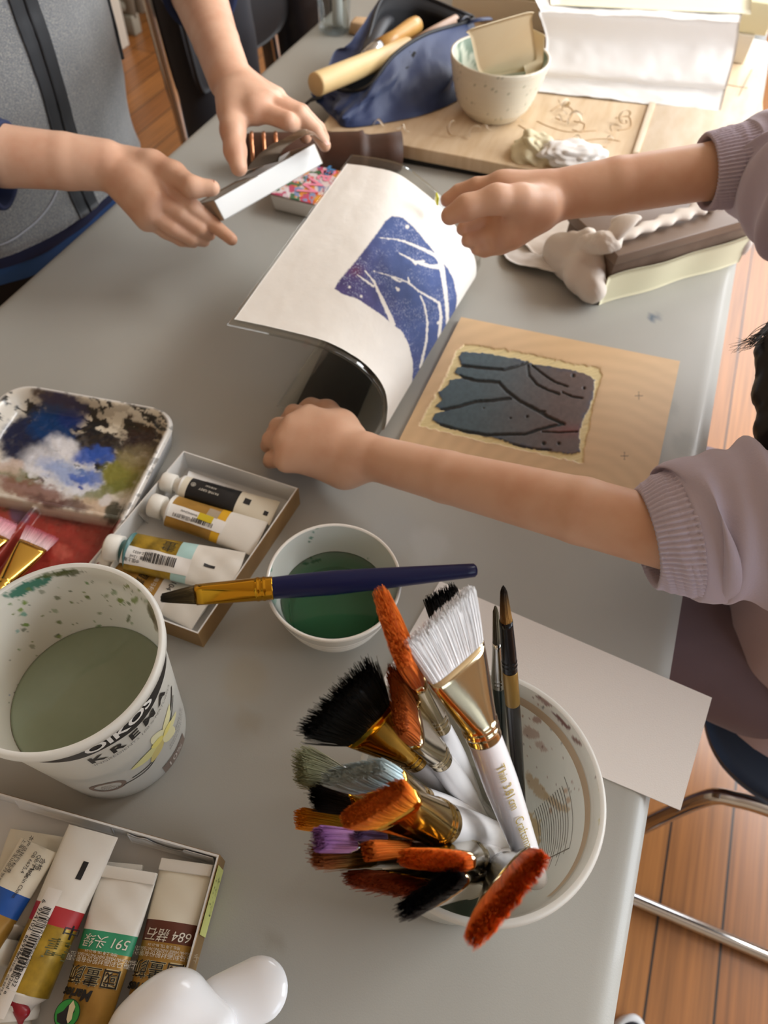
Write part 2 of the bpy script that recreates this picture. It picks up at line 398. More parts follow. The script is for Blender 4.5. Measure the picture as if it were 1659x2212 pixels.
make_table(TX0, TX1, TY0, TY1, 'long grey plastic folding table covered with printmaking supplies', [
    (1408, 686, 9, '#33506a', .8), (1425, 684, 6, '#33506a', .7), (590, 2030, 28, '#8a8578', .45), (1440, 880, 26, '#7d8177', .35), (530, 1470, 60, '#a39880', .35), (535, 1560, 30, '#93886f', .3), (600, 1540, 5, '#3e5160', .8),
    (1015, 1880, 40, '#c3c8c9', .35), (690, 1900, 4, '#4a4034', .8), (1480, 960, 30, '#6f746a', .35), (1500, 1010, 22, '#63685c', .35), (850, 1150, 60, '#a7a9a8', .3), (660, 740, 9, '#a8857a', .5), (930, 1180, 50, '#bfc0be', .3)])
make_table(TX1 + .012, TX1 + 1.84, TY0 + .01, TY1 + .01, 'grey folding table butted against the far end of the supply table', [])
# ================================================================= tubs and bowl
white_pl = M('tub_plastic', '#ecebe5', .32, bump=(40, .04, .002), transl=.42)
def splats(px_col, v, base, seedn=0):
    """paint marks on a surface: list of (px,py,rx,ry,colour,strength)"""
    q = PX(v); col = np.tile(lin(base), (len(v), 1)); n = fbm(q[:, 0] / 9, q[:, 1] / 9, seedn) - .5; n2 = fbm(q[:, 0] / 3, q[:, 1] / 3, seedn + 5) - .5
    for (sx, sy, rx, ry, an, c, st) in px_col:
        dx, dy = q[:, 0] - sx, q[:, 1] - sy; ca, sa = math.cos(an), math.sin(an)
        d = np.hypot((dx * ca + dy * sa) / rx, (-dx * sa + dy * ca) / ry) + n * .9 + n2 * .5
        a = st * (1 - sstep(.75, 1.0, d)); col = col * (1 - a[:, None]) + np.array(lin(c)) * a[:, None]
    return col
tub_in = M('tub_inside', '#e6e4da', .35, attr='Col', transl=.42)
def wall_surface(c, rb, rt, z0, z1, n=220, nz=46, ins=0.):
    a = np.linspace(0, 2 * PI, n + 1); z = np.linspace(z0, z1, nz); A, Z = np.meshgrid(a, z, indexing='ij')
    r = rb + (rt - rb) * Z / .0 if False else None
    return a, z
def tub(name, label, c, rb, rt, H, marks, seedn, fine=True):
    t = thing(name, label, 'tub', (c[0], c[1], T)); rad = lambda z: rb + (rt - .003 - rb) * z / H
    # outer wall and rim
    mb = MB(); pr = [(rb - .006, .0015), (rb - .004, 0), (rb - .001, .0008), (rb, .003)] + [(rad(z), z) for z in np.linspace(.01, H - .009, 12)]
    pr += [(rt - .0022, H - .0085), (rt, H - .007), (rt + .0004, H - .003), (rt - .0004, H - .0008), (rt - .0018, H), (rt - .0035, H - .0008)]
    mb.add(*lathe(pr, (c[0], c[1], T), 128, (True, False))); mb.build('wall', white_pl, t)
    # inner skin with the paint marks, down to the floor of the tub
    a = np.linspace(0, 2 * PI, 361)[:-1]; zs = np.linspace(.004, H - .0008, 90); mb = MB()
    rr = np.where(zs > H - .010, rt - .0035 - (H - .0008 - zs) * .12, rad(zs) - .0012)
    v = np.concatenate([np.c_[c[0] + r * np.cos(a), c[1] + r * np.sin(a), np.full(360, T + z)] for r, z in zip(rr, zs)])
    f = [];
    for i in range(89):
        for j in range(360): k = (j + 1) % 360; f.append((i * 360 + j, (i + 1) * 360 + j, (i + 1) * 360 + k, i * 360 + k))
    f.append(tuple(range(360)))
    mb.add(v, f, col=splats(marks, v, '#e4e2d8', seedn)); mb.build('inner_wall', tub_in, t);
    return t, rad
G1, G2, G3 = '#3f7a63', '#7d8a3e', '#5b6630'
mk1 = [(60, 1268, 62, 14, -.42, '#3d7d68', .95), (118, 1240, 40, 6, -.2, '#5b6630', .8), (150, 1237, 34, 7, -.06, '#565a2e', .85)]
rr_ = random.Random(5)
for k in range(95):
    x = rr_.uniform(10, 335); y = 1250 + rr_.uniform(0, 130) * (1 if x > 150 else 2.2) + rr_.random() * 10; s = rr_.choice([1.2, 1.6, 2, 2.6, 4.5]) if x > 160 or y < 1400 else rr_.choice([1, 1.4, 2])
    mk1.append((x, y, s * 1.6, s, rr_.uniform(-.5, .5), rr_.choice(['#7d8a3e', '#6b7a36', '#5b6630', '#79955c', '#4f5a38'] if y < 1440 else ['#3a5fa0', '#4e72a8', '#6a7a64']), rr_.uniform(.5, .95)))
mk1 += [(54, 1302, 7, 6, 0, '#7d9a3e', .9), (45, 1318, 6, 5, 0, '#84a24a', .9), (52, 1326, 6, 5, 0, '#7fb2a0', .9), (57, 1350, 6, 4, 0, '#74963a', .9), (38, 1365, 4, 4, 0, '#8ab7b0', .8), (127, 1375, 6, 4, 0, '#8a9a50', .8), (260, 1297, 9, 6, .3, '#7b8c34', .9), (292, 1297, 9, 8, .4, '#7b8c34', .8), (278, 1335, 4, 8, .2, '#5b6630', .8), (326, 1320, 7, 26, -.25, '#6f6a3e', .8), (335, 1345, 5, 20, -.2, '#8a7a52', .7)]
LT = (.0968, .2246); LH = .145
tubL, radL = tub('yogurt_tub', 'white yogurt tub of murky green rinse water beside the open paint palette', LT, .0465, .0605, LH, mk1, 2)
# murky water
def water(c, r, z, m, parent, name='rinse_water', zb=None):
    mb = MB(); mb.add(*lathe([(r - .0001, z - .012), (r, z - .002), (r - .0003, z + .0004), (r - .0016, z), (r * .5, z), (.0005, z)], (c[0], c[1], T), 96, (True, True)))
    return mb.build(name, m, parent)
wat = M('murky_water', '#8f9880', .06, bump=(18, .05, .002), spec=.5, var=(22, '#858e74', .35, .7))
water(LT, radL(.075) - .0014, .075, wat, tubL)
# ---- printing on the tub: mapped round the cone
ink_b = M('black_print', '#17171a', .4); ink_w = M('white_print', '#ece9e2', .4); ink_br = M('brown_print', '#7d6c62', .45); ink_g = M('grey_print', '#8f8c88', .45)
def on_cone(c, rad, a0, z0, uv, eps):
    """uv metres round the outside (u to the right as read from outside) and up"""
    z = z0 + uv[:, 1]; r = rad(z) + eps; a = a0 + uv[:, 0] / rad(z0)
    return np.c_[c[0] + r * np.cos(a), c[1] + r * np.sin(a), T + z]
def cone_text(mb, s, size, a0, z0, eps=.0004, **k):
    v, f = text2d(s, size, **k); mb.add(on_cone(LT, radL, a0, z0, v, eps), f)
def cone_patch(mb, poly_fn, a0, z0, u0, u1, eps, n=60, m=6, mi=0, col=None):
    us = np.linspace(u0, u1, n); pts = []
    for u in us:
        lo, hi = poly_fn(u); pts.append(on_cone(LT, radL, a0, z0, np.c_[np.full(m, u), np.linspace(lo, hi, m)], eps))
    v, f = gridm(np.array(pts)); mb.add(v, f, mi, col)
def cone_blob(mb, pts, a0, z0, eps, col=None):
    p = np.array(pts, float); c0 = p.mean(0); v = on_cone(LT, radL, a0, z0, np.vstack([c0, c0 + (p - c0) * .55, p]), eps); n = len(p); f = []
    for k in range(n): q = (k + 1) % n; f += [(0, 1 + k, 1 + q), (1 + k, 1 + n + k, 1 + n + q, 1 + q)]
    mb.add(v, f, col=col)
aK = -1.93   # direction the middle of the printing faces (towards the lens and right)
mb = MB(); wav = lambda u: (.0450 - .001 * math.sin(u * 160) - .0012 * math.sin(u * 47 + 1) - .0050 * max(0, min(1, (u + .045) / .05)), .0592)
cone_patch(mb, lambda u: (wav(u)[0], wav(u)[1]), aK, .076, -.085, .075, .00025, 130, 6); mb.build('black_band', ink_b, tubL)
mb = MB(); cone_text(mb, 'OIKOS', .0150, aK - .02, .1262, .0006, bold=.0004)
mb.build('band_lettering', ink_w, tubL)
mb = MB(); cone_text(mb, 'K R E M A', .0135, aK + .06, .1075, .0005, bold=.0005); mb.build('lettering', ink_b, tubL)
mb = MB(); cone_text(mb, '·INGRÉDIENTS 100 % NATURELS', .0046, aK + .12, .0985, .0005)
mb.build('small_lettering', ink_g, tubL); mb = MB(); cone_text(mb, 'VANILLE', .0056, aK + .62, .043, .0005); cone_text(mb, 'YOGOURT GREC', .0036, aK + .60, .037, .0005); cone_text(mb, 'SAVEUR NATURELLE', .0032, aK + .60, .0325, .0005)
mb.build('flavour_lettering', ink_g, tubL)
# vanilla flower, pods, fat badge and round seal
fl = M('vanilla_print', '#e6dfa0', .5, attr='Col')
mb = MB()
def petal(cx0, cy0, an, ln, wd, col, eps):
    t = np.linspace(0, 2 * PI, 25)[:-1]; x = ln * (.5 - .5 * np.cos(t)); y = wd * np.sin(t) * (.6 + .4 * np.sin(np.pi * x / ln)) ; ca, sa = math.cos(an), math.sin(an)
    cone_blob(mb, np.c_[cx0 + x * ca - y * sa, cy0 + x * sa + y * ca], aK + .22, .066, eps, lin(col))
for k, (an, ln, wd, col) in enumerate([(.95, .026, .0045, '#e9e3ae'), (1.9, .020, .005, '#e6e2b8'), (-.25, .020, .005, '#e3dda6'), (3.25, .027, .0062, '#dcd796'), (4.0, .022, .005, '#d2c37c'), (5.2, .022, .0055, '#e6e0b0'), (2.5, .012, .0045, '#e8dc7c'), (.4, .011, .004, '#ecdf84')]):
    petal(.004, -.004, an, ln, wd, col, .0004 + k * .00005)
mb.build('flower_print', fl, tubL)
mb = MB()
for pl, wd in (([(-.034, -.031), (-.03, -.029), (-.016, -.027), (-.006, -.02), (.008, -.008), (.02, .004), (.027, .012)], .0007), ([(-.026, -.024), (-.014, -.022), (-.006, -.018)], .0007), ([(.018, .008), (.026, .018), (.029, .022)], .0014)):
    p = spline(np.c_[np.array(pl), np.zeros(len(pl))], 24)[:, :2]; d = np.gradient(p, axis=0); d = np.c_[-d[:, 1], d[:, 0]] / np.linalg.norm(d, axis=1)[:, None]
    g = np.stack([on_cone(LT, radL, aK + .22, .066, p + d * wd, .0003), on_cone(LT, radL, aK + .22, .066, p - d * wd, .0003)], 1); mb.add(*gridm(g))
mb.build('pod_print', ink_b, tubL)
mb = MB(); cone_patch(mb, lambda u: (.004, .0185), aK + .36, 0, -.013, .013, .0004, 16, 3); mb.build('fat_badge', ink_br, tubL)
mb = MB(); cone_text(mb, '10%', .0105, aK + .345, .0112, .0008); mb.build('badge_lettering', M('badge_text', '#cfc6be', .4), tubL)
mb = MB(); t = np.linspace(0, 2 * PI, 49)
g = np.stack([on_cone(LT, radL, aK - .60, .042, np.c_[np.cos(t) * ro * 1.0, np.sin(t) * ro], .0003) for ro in (.0115, .0085)], 1); mb.add(*gridm(g))
for q, s in ((.003, 'PRIX'), (-.001, 'FERME'), (-.0045, 'QUALITÉ')): cone_text(mb, s, .0032, aK - .60, .042 + q, .0004)
mb.build('round_seal', ink_br, tubL)

# second tub: translucent cream one that holds the brushes
mkR = [(1175, 1515, 22, 5, .6, '#7a3a2e', .7), (1215, 1560, 30, 5, .75, '#6a2622', .85), (1245, 1600, 18, 4, .8, '#7a4a3c', .8), (1300, 1690, 7, 22, .1, '#c9b33a', .95), (1303, 1730, 6, 16, .05, '#b9a53a', .9), (1298, 1775, 5, 12, 0, '#c4b24c', .8),
       (1160, 1555, 10, 7, .3, '#9a6a52', .7), (1150, 1585, 22, 12, .5, '#a77a60', .55), (1165, 1610, 20, 9, .6, '#a97f68', .5), (1172, 1528, 5, 4, 0, '#4a4a4a', .7), (1190, 1575, 6, 4, 0, '#5a4a48', .6), (1215, 1605, 5, 3, 0, '#5a4a48', .6),
       (1160, 1700, 46, 13, .95, '#c8b08c', .85), (1200, 1735, 40, 10, .6, '#c8b08c', .85), (1150, 1790, 20, 46, -.2, '#cbb080', .9), (1228, 1728, 5, 9, 0, '#c8a888', .8), (1222, 1708, 5, 7, 0, '#c8a888', .8), (1190, 1752, 4, 6, 0, '#c09a78', .8),
       (1000, 1992, 26, 5, .1, '#4e6a58', .9), (960, 1985, 16, 5, .3, '#5a7a66', .9)]
for k in range(60): mkR.append((rr_.uniform(1120, 1290), rr_.uniform(1500, 1720), rr_.uniform(1, 3), rr_.uniform(.8, 2), rr_.uniform(0, 3), rr_.choice(['#9a6a52', '#7a4a3c', '#b08c74', '#5a4a48']), .7))
RT = (.1192, -.0252); RH = .14
tub_in = M('brush_tub_inside', '#e2ddd2', .38, attr='Col', transl=.45)
tubR, radR = tub('yogurt_tub', 'white tub holding a crowd of paintbrushes near the table edge', RT, .052, .0662, RH, mkR, 6)
lines = MB()                                                # printed panel showing through the wall from the back
def on_inner(a, z): r = radR(z) - .0019; return np.stack([RT[0] + r * np.cos(a), RT[1] + r * np.sin(a), T + z], -1)
for k in range(14):
    z = .034 + k * .0044; a = np.linspace(-1.55 - .1 * (k % 3), -.98, 20); lines.add(*gridm(np.stack([on_inner(a, np.full(20, z)), on_inner(a, np.full(20, z + .0012))], 1)))
for (a0, a1, z0, z1) in ((-1.62, -1.605, .03, .1), (-1.62, -.93, .0995, .1005)):
    a = np.linspace(a0, a1, 16); lines.add(*gridm(np.stack([on_inner(a, np.full(16, z0)), on_inner(a, np.full(16, z1))], 1)))
lines.build('printed_panel', M('seen_through_print', '#a8a298', .5), tubR)
mb = MB(); a = np.linspace(-2.2, .9, 60); mb.add(*gridm(np.stack([on_inner(a, np.full(60, RH - .020)), on_inner(a, np.full(60, RH - .0115))], 1))); mb.build('rim_stain', M('stained_band', '#d9c1a0', .4), tubR)

# ---- porcelain bowl of green water
BC = (.2464, .1186); bowl = thing('bowl', 'small white porcelain bowl of green paint water under a resting paintbrush', 'bowl', (BC[0], BC[1], T))
porc = M('porcelain', '#e8e6e0', .12, coat=.5)
z = lambda r: None
pr = [(.026, .0015), (.028, 0), (.030, .0015), (.0305, .005), (.036, .010)]
for k, zz in enumerate(np.linspace(.012, .056, 34)):
    r = .0365 + (.0515 - .0365) * ((zz - .010) / .048) ** .72; r += .00045 * math.sin((zz - .012) / .008 * 2 * PI) * (1 if zz < .042 else 0); pr.append((r, zz))
pr += [(.0518, .0585), (.0514, .0598), (.0502, .06), (.0492, .0592)]
mb = MB(); mb.add(*lathe(pr, (BC[0], BC[1], T), 128, (True, False))); mb.build('outer_wall', porc, bowl)
a = np.linspace(0, 2 * PI, 241)[:-1]; zs = np.linspace(.008, .0592, 44); v = []
for zz in zs:
    r = .0335 + (.0492 - .0335) * (max(zz - .008, 0) / .0512) ** .7; v.append(np.c_[BC[0] + r * np.cos(a), BC[1] + r * np.sin(a), np.full(240, T + zz)])
v = np.concatenate(v); f = [(i * 240 + j, (i + 1) * 240 + j, (i + 1) * 240 + (j + 1) % 240, i * 240 + (j + 1) % 240) for i in range(43) for j in range(240)] + [tuple(range(240))]
mkB = [(680, 1212, 14, 5, -.35, '#2f7a5e', .95), (662, 1217, 9, 4, -.2, '#2f7a5e', .95), (672, 1205, 4, 3, 0, '#3c8468', .9), (690, 1208, 6, 3, 0, '#3c8468', .9), (676, 1150, 4, 3, 0, '#4c8c78', .8), (672, 1162, 4, 4, 0, '#4c8c78', .8), (668, 1170, 3, 3, 0, '#3c7a5a', .8), (684, 1141, 5, 2, 0, '#4c8c60', .8), (583, 1225, 5, 12, -.3, '#4f9a80', .7), (604, 1180, 3, 2, 0, '#555555', .7), (597, 1275, 10, 30, .2, '#7fb8a6', .55), (795, 1206, 3, 3, 0, '#4c8c60', .8)]
mb = MB(); mb.add(v, f, col=splats(mkB, v, '#e2e6e0', 4)); mb.build('inner_wall', M('bowl_glaze', '#e2e6e0', .1, attr='Col', coat=.5), bowl)
gw = bpy.data.materials.new('green_water'); gw.use_nodes = True; nt = gw.node_tree; nt.nodes.clear(); N_ = nt.nodes.new
o_, tr_, gl_, df_, m1_, m2_, fr_, ab_ = N_('ShaderNodeOutputMaterial'), N_('ShaderNodeBsdfTransparent'), N_('ShaderNodeBsdfGlossy'), N_('ShaderNodeBsdfDiffuse'), N_('ShaderNodeMixShader'), N_('ShaderNodeMixShader'), N_('ShaderNodeFresnel'), N_('ShaderNodeVolumeAbsorption')
gl_.inputs['Roughness'].default_value = .02; df_.inputs[0].default_value = (*lin('#5c8a68'), 1); m1_.inputs[0].default_value = .22; fr_.inputs[0].default_value = 1.33
ab_.inputs['Color'].default_value = (.12, .66, .42, 1); ab_.inputs['Density'].default_value = 52
L_ = nt.links.new; L_(tr_.outputs[0], m1_.inputs[1]); L_(df_.outputs[0], m1_.inputs[2]); L_(fr_.outputs[0], m2_.inputs[0]); L_(m1_.outputs[0], m2_.inputs[1]); L_(gl_.outputs[0], m2_.inputs[2]); L_(m2_.outputs[0], o_.inputs['Surface']); L_(ab_.outputs[0], o_.inputs['Volume'])
rw = .0335 + (.0492 - .0335) * ((.032 - .008) / .0512) ** .7
mb = MB(); mb.add(*lathe([(.0330, .0088), (rw - .0022, .020), (rw - .0002, .0312), (rw - .0004, .0322), (rw - .0015, .032), (rw * .5, .032), (.0004, .032)], (BC[0], BC[1], T), 96)); mb.build('green_water', gw, bowl)

# ================================================================= paint boxes
card_w = M('white_card', '#dcdbd8', .7); kraft = M('gold_card', '#97774c', .45, .25, var=(30, '#85663c', .4, .7)); paperw = M('label_white', '#e2dfda', .55)
def open_box(name, label, c4, h, wall, outer, inner, z0=.0):
    """c4: four world corners (xy) of the rim, in order; h high"""
    c4 = np.array(c4)[:, :2]; ctr = c4.mean(0); t = thing(name, label, 'box', (ctr[0], ctr[1], T + z0))
    mb, mi = MB(), MB(); ins = []
    for k in range(4):
        a, p, n = c4[k], c4[k - 1], c4[(k + 1) % 4]; d1 = nrm(p - a); d2 = nrm(n - a); ins.append(a + (d1 + d2) * wall)
    ins = np.array(ins); z3 = lambda q, z: np.c_[q, np.full(4, T + z0 + z)]
    v, f = rings([z3(c4, 0), z3(c4, h - .0006), z3(c4 + (ins - c4) * .25, h)], True, False); mb.add(v, f); mb.build('outer_wall', outer, t, smooth=False)
    v, f = rings([z3(c4 + (ins - c4) * .25, h), z3(ins, h), z3(ins, .0015)], False, True); mi.add(v, f); mi.build('lining', inner, t, smooth=False)
    return t, ins
def pt(px, py, z): return P(px, py, z)
# upper box: three rim corners were measured, the fourth lies under the tub
hB = .024
A_, B_, D_ = pt(396, 973, hB), pt(645, 1054, hB), pt(428, 1370, hB); E_ = A_ + D_ - B_
boxU, _ = open_box('paint_box', 'open gold cardboard box of half used paint tubes beside the palette', [A_, B_, D_, E_], hB, .0016, kraft, card_w)
# lower box
hC = .024
a_, b_ = pt(8, 1714, hC), pt(475, 1846, hC); dv = pt(397, 2130, hC) - b_; u_ = nrm(b_ - a_); w_ = nrm(np.array([u_[1], -u_[0], 0])); w_ = w_ if w_ @ dv > 0 else -w_
c_ = b_ + nrm(dv) * .215; d_ = a_ + nrm(dv) * .215 - u_ * .03; a2 = a_ - u_ * .03
boxL, _ = open_box('paint_box', 'open cardboard box of paint tubes with a handwritten yellow sticky label', [a2, b_, c_, d_], hC, .0016, kraft, card_w)
# yellow handwritten label and a bit of white tape on the outer wall of the lower box
sd = nrm(c_ - b_); on = nrm(np.cross(sd, [0, 0, 1])); on = on if on @ (b_ - a_) > 0 else -on
def wall_pt(s, z, e): return np.array([*(b_ + sd * s + on * e)[:2], T + z])
st_m = M('sticky_yellow', '#c9cc7c', .6)
g = np.array([[wall_pt(s, z, .0006) for z in np.linspace(.003, .0225, 4)] for s in np.linspace(.006, .045, 5)]); mb = MB(); mb.add(*slab(g, .0004)); sl = mb.build('sticky_label', st_m, boxL, smooth=False)
mb = MB(); v, f = text2d('10.1', .012); v2, f2 = text2d('钛白', .0125)
mb.add(np.array([wall_pt(.021 + x * .9, .0165 + y * .55, .0010) for x, y in v]), f); mb.add(np.array([wall_pt(.023 + x * 1., .0085 + y * .6, .0010) for x, y in v2]), f2); mb.build('handwriting', M('pencil', '#4b4c30', .7), sl)
g = np.array([[wall_pt(s, z, .0006) for z in (.010, .0235)] for s in (.105, .113)]); mb = MB(); mb.add(*slab(g, .0003)); mb.build('tape', paperw, boxL, smooth=False)
# inner flaps of the lower box: bent card tabs with round cut-outs along the far wall
def strip(p, q, z0, z1, lean, n=22, cut=None, m=None, name='flap', parent=None, th=.0006):
    p, q = np.array(p), np.array(q); d = q - p; nn = np.array([-d[1], d[0], 0]); nn = nn / np.linalg.norm(nn); pts = []
    for s in np.linspace(0, 1, n):
        top = z1
        if cut:
            for (cs, cw, cd) in cut: top -= cd * max(0, 1 - ((s - cs) / cw) ** 2) ** .5
        col = [];
        for k in np.linspace(0, 1, 5): zz = z0 + (top - z0) * k; x = p + d * s; col.append([x[0] + nn[0] * lean * k, x[1] + nn[1] * lean * k, T + zz])
        pts.append(col)
    mb = MB(); mb.add(*slab(np.array(pts), th)); return mb.build(name, m or card_w, parent)
i1 = lambda s, o=.004: a_ + u_ * ((np.linalg.norm(b_ - a_)) * s) + nrm(dv) * o
strip(i1(.04), i1(.50), .006, .022, .003, 40, [(.33, .17, .011), (.8, .1, .004)], name='card_tab', parent=boxL)
strip(i1(.58, .005), i1(.97, .005), .006, .021, .002, 40, [(.45, .2, .012), (.1, .06, .004)], name='card_tab', parent=boxL)

# ---------------------------------------------------------------- paint tubes
cap_m = M('cap_white', '#e6e4dc', .4); alu = M('tube_white', '#dcd8cf', .36, bump=(70, .25, .0012)); alu_dull = M('tube_beige', '#d9d2bf', .42, bump=(70, .25, .0012)); goldl = M('tube_gold', '#a98a2c', .3, .3, var=(90, '#6e5a1c', .42, .72)); goldb = M('tube_ochre', '#a8803a', .35, .25, var=(50, '#8d6a2c', .45, .7))
WR = random.Random(3)
def paint_tube(label, crimp, shoulder, up, w, bands, cap=True, parent=None, thick=.0085, texts=(), cap_r=None, capl=.014, loop=True, fold=False, group=None, neck_m=None, wcr=None):
    """crimp, shoulder: world points on the tube's axis; bands: list of (t from, material), along crimp->shoulder"""
    crimp, shoulder = np.array(crimp), np.array(shoulder); L = np.linalg.norm(shoulder - crimp); x = nrm(shoulder - crimp); y = nrm(np.cross(up, x)); zz = np.cross(x, y)
    t = thing('paint_tube', label, 'paint tube', crimp, group); ws = w * .86; wcr = wcr or w; hs = thick
    dent = [WR.uniform(-1, 1) for _ in range(6)]
    def half(tt):
        s = sstep(.0, .85, np.array(tt)); ww = wcr + (ws - wcr) * s; h = .0009 + (hs - .0009) * np.sin(np.clip(tt / .95, 0, 1) * PI / 2) ** .8
        return float(ww) / 2, float(h)
    def top(tt, s, e=.00025):
        """point on the upper side: tt along, s lateral metres"""
        a, h = half(tt); q = np.clip(s / a, -.999, .999); bump = .0006 * (np.sin(tt * 17 + s * 260 + dent[0] * 3) * dent[1] + np.sin(tt * 31 - s * 180) * dent[2]) * (1 - q * q)
        return crimp + x * L * tt + y * s + zz * (h * (1 - q * q) ** .5 + e + bump + .35 * 0)
    mats = [];
    for _, m in bands:
        if m not in mats: mats.append(m)
    mb = MB(); ts = np.unique(np.concatenate([np.linspace(0, 1, 44)] + [[b[0], max(b[0] - 1e-4, 0)] for b in bands])); rs = []; n = 40
    for tt in ts:
        a, h = half(tt); q = np.linspace(-1, 1, n // 2 + 1); xs = np.sin(q * PI / 2) * a
        u = np.array([top(tt, s, 0) for s in xs]); lo = np.array([crimp + x * L * tt + y * s - zz * h * max(0, 1 - (s / a) ** 2) ** .5 for s in xs[::-1][1:-1]]); rs.append(np.concatenate([u, lo]))
    v, f = rings(rs, True, True); nr = len(rs[0]); mi = []
    for k in range(len(ts) - 1):
        tm_ = (ts[k] + ts[k + 1]) / 2; m = [b[1] for b in bands if b[0] <= tm_][-1]; mi += [mats.index(m)] * nr
    mi += [mats.index(bands[0][1]), mats.index(bands[-1][1])]
    mk('tube_body', v, f, mats, t, True, mi, sharp=1.0)
    if fold:
        mb = MB(); mb.add(*box(crimp + x * .0035 + zz * .0022, (.007, wcr, .0022), np.stack([x, y, zz], 1), .0005)); mb.build('folded_end', alu, t)
    cr = cap_r or ws * .40
    mb = MB(); mb.add(*lathe([(ws * .47, -.0002), (ws * .45, .001), (cr * .78, .0048), (cr * .72, .009)], shoulder, 32, (True, True), x)); mb.build('shoulder', neck_m or alu, t)
    if cap:
        mb = MB(); prof = [(cr * .9, .0075), (cr, .0082), (cr, .0075 + capl * .9), (cr * .93, .0075 + capl), (cr * .5, .0076 + capl)]
        v, f = lathe(prof, shoulder, 60, (True, True), x); mb.add(v, f); mb.build('cap', cap_m, t)
    for (s, size, tt, lat, ang, m, kw) in texts:
        if s[:1] == '#':                     # a printed patch: '#': t extent and lateral extent
            l, wd = size; mb = MB(); us = np.linspace(-.5, .5, 14); g = np.array([[top(tt + l * a / L, lat + wd * b, .00035 + kw.get('e', 0)) for b in np.linspace(-.5, .5, 12)] for a in us]); vv, ff = gridm(g); mb.add(vv, [q[::-1] for q in ff]); mb.build(kw.get('n', 'label_patch'), m, t); continue
        if s[:1] == '|':                     # bar code
            l, wd = size; mb = MB(); p = 0.
            while p < l:
                bw = WR.choice([.0003, .0003, .0006, .0009])
                g = np.array([[top(tt + (p + q) / L, lat + wd * b, .0008) for b in np.linspace(-.5, .5, 6)] for q in (0, bw)]); vv, ff = gridm(g); mb.add(vv, [q[::-1] for q in ff]); p += bw + WR.choice([.0003, .0005, .0008])
            mb.build('bar_code', m, t); continue
        kw = dict(kw); e_ = kw.pop('eps', .0007); v, f = text2d(s, size, **kw); ca, sa = math.cos(ang), math.sin(ang); mb = MB()
        # ang = 0: text reads along y (across the tube), its up towards the crimp (-x)
        a = v[:, 0] * ca - v[:, 1] * sa; b = v[:, 0] * sa + v[:, 1] * ca
        mb.add(np.array([top(tt - bb / L, lat + aa, e_) for aa, bb in zip(a, b)]), f); mb.build('lettering', m, t)
    return t
UP = np.array([0, 0, 1.])
blk = M('tube_black', '#17181a', .4); txt_k = M('print_black', '#1c1b1c', .5); txt_w = M('print_pale', '#d8d2c4', .5); yel = M('tube_yellow', '#d3a21c', .45); sky = M('tube_skyblue', '#a8cbc8', .45); blue = M('tube_blue', '#1c4f9c', .45); red = M('tube_red', '#a3242a', .45); grn = M('tube_green', '#2f8e66', .45); brn = M('tube_brown', '#5a2c1c', .45)
zt = .017
GU, GL = 'paint tubes in the gold box', 'paint tubes in the box with the sticky label'
tt = lambda x, y, z=zt: P(x, y, z)
paint_tube('white paint tube with a black label lying at the back of the gold box', tt(594, 1109, .013), tt(396, 1052, .018), UP, .0265, [(0, alu_dull), (.40, blk), (.93, alu_dull)], thick=.0075, cap_r=.0088, capl=.012, group=GU, texts=[
    ('#', (.006, .006), .30, -.001, 0, txt_k, {'n': 'ink_mark'}), ('#', (.004, .0045), .08, .004, 0, txt_k, {'n': 'ink_mark'}), ('PAYNE GREY', .0032, .70, .002, -PI / 2, txt_w, {}), ('ACRYLIC', .0026, .70, -.003, -PI / 2, txt_w, {}), ('®', .006, .88, -.001, -PI / 2, txt_w, {}), ('|', (.026, .004), .48, -.0085, 0, txt_k, {})])
paint_tube('paint tube with a yellow band and torn gold label in the gold box', tt(562, 1164, .014), tt(372, 1104, .020), UP, .0365, [(0, alu), (.40, yel), (.49, goldb)], thick=.009, cap_r=.0105, capl=.012, group=GU, texts=[
    ('#', (.052, .012), .70, .004, 0, paperw, {'n': 'paper_label'}), ('中国画颜料', .004, .82, .007, -PI / 2, txt_k, {}), ('SHANGHAI', .003, .78, .002, -PI / 2, txt_k, {}), ('|', (.018, .004), .50, .0065, 0, txt_k, {}), ('#', (.013, .007), .6, .0015, 0, M('yellow_smear', '#c9b21e', .5), {'n': 'paint_smear', 'e': .0003}), ('#', (.010, .009), .55, -.006, 0, M('torn_foil', '#a3947e', .5), {'n': 'torn_patch', 'e': .0002})])
paint_tube('paint tube with a pale blue band and bar code in the gold box', tt(516, 1238, .021), tt(284, 1192, .026), UP, .0405, [(0, alu), (.43, sky), (.57, goldl)], thick=.010, cap_r=.0115, capl=.013, group=GU, neck_m=M('teal_neck', '#4d7a7a', .4), texts=[
    ('#', (.056, .0145), .73, .0075, 0, paperw, {'n': 'paper_label'}), ('|', (.026, .008), .55, .0068, 0, txt_k, {}), ('中国上海', .0032, .93, .0115, -PI / 2, txt_k, {}), ('净含量: 12ml', .0032, .86, .0085, -PI / 2, txt_k, {}), ('NO.Z-6032', .0032, .86, .0045, -PI / 2, txt_k, {}), ('#', (.009, .0028), .26, .002, 0, txt_k, {'n': 'ink_mark'}), ('畫', .012, .66, -.0085, -PI / 2, M('ink_shadow', '#3a3316', .5), {})])
paint_tube('gold labelled paint tube half hidden under the rinse water tub rim', tt(446, 1312, .011), tt(262, 1232, .011), UP, .044, [(0, alu), (.36, paperw), (.50, goldb)], thick=.010, cap_r=.011, capl=.012, group=GU, texts=[
    ('104', .0068, .40, -.002, 0, txt_k, {}), ('上海马利', .0042, .56, .001, 0, txt_w, {}), ('國畫', .0085, .70, .003, 0, txt_k, {})])
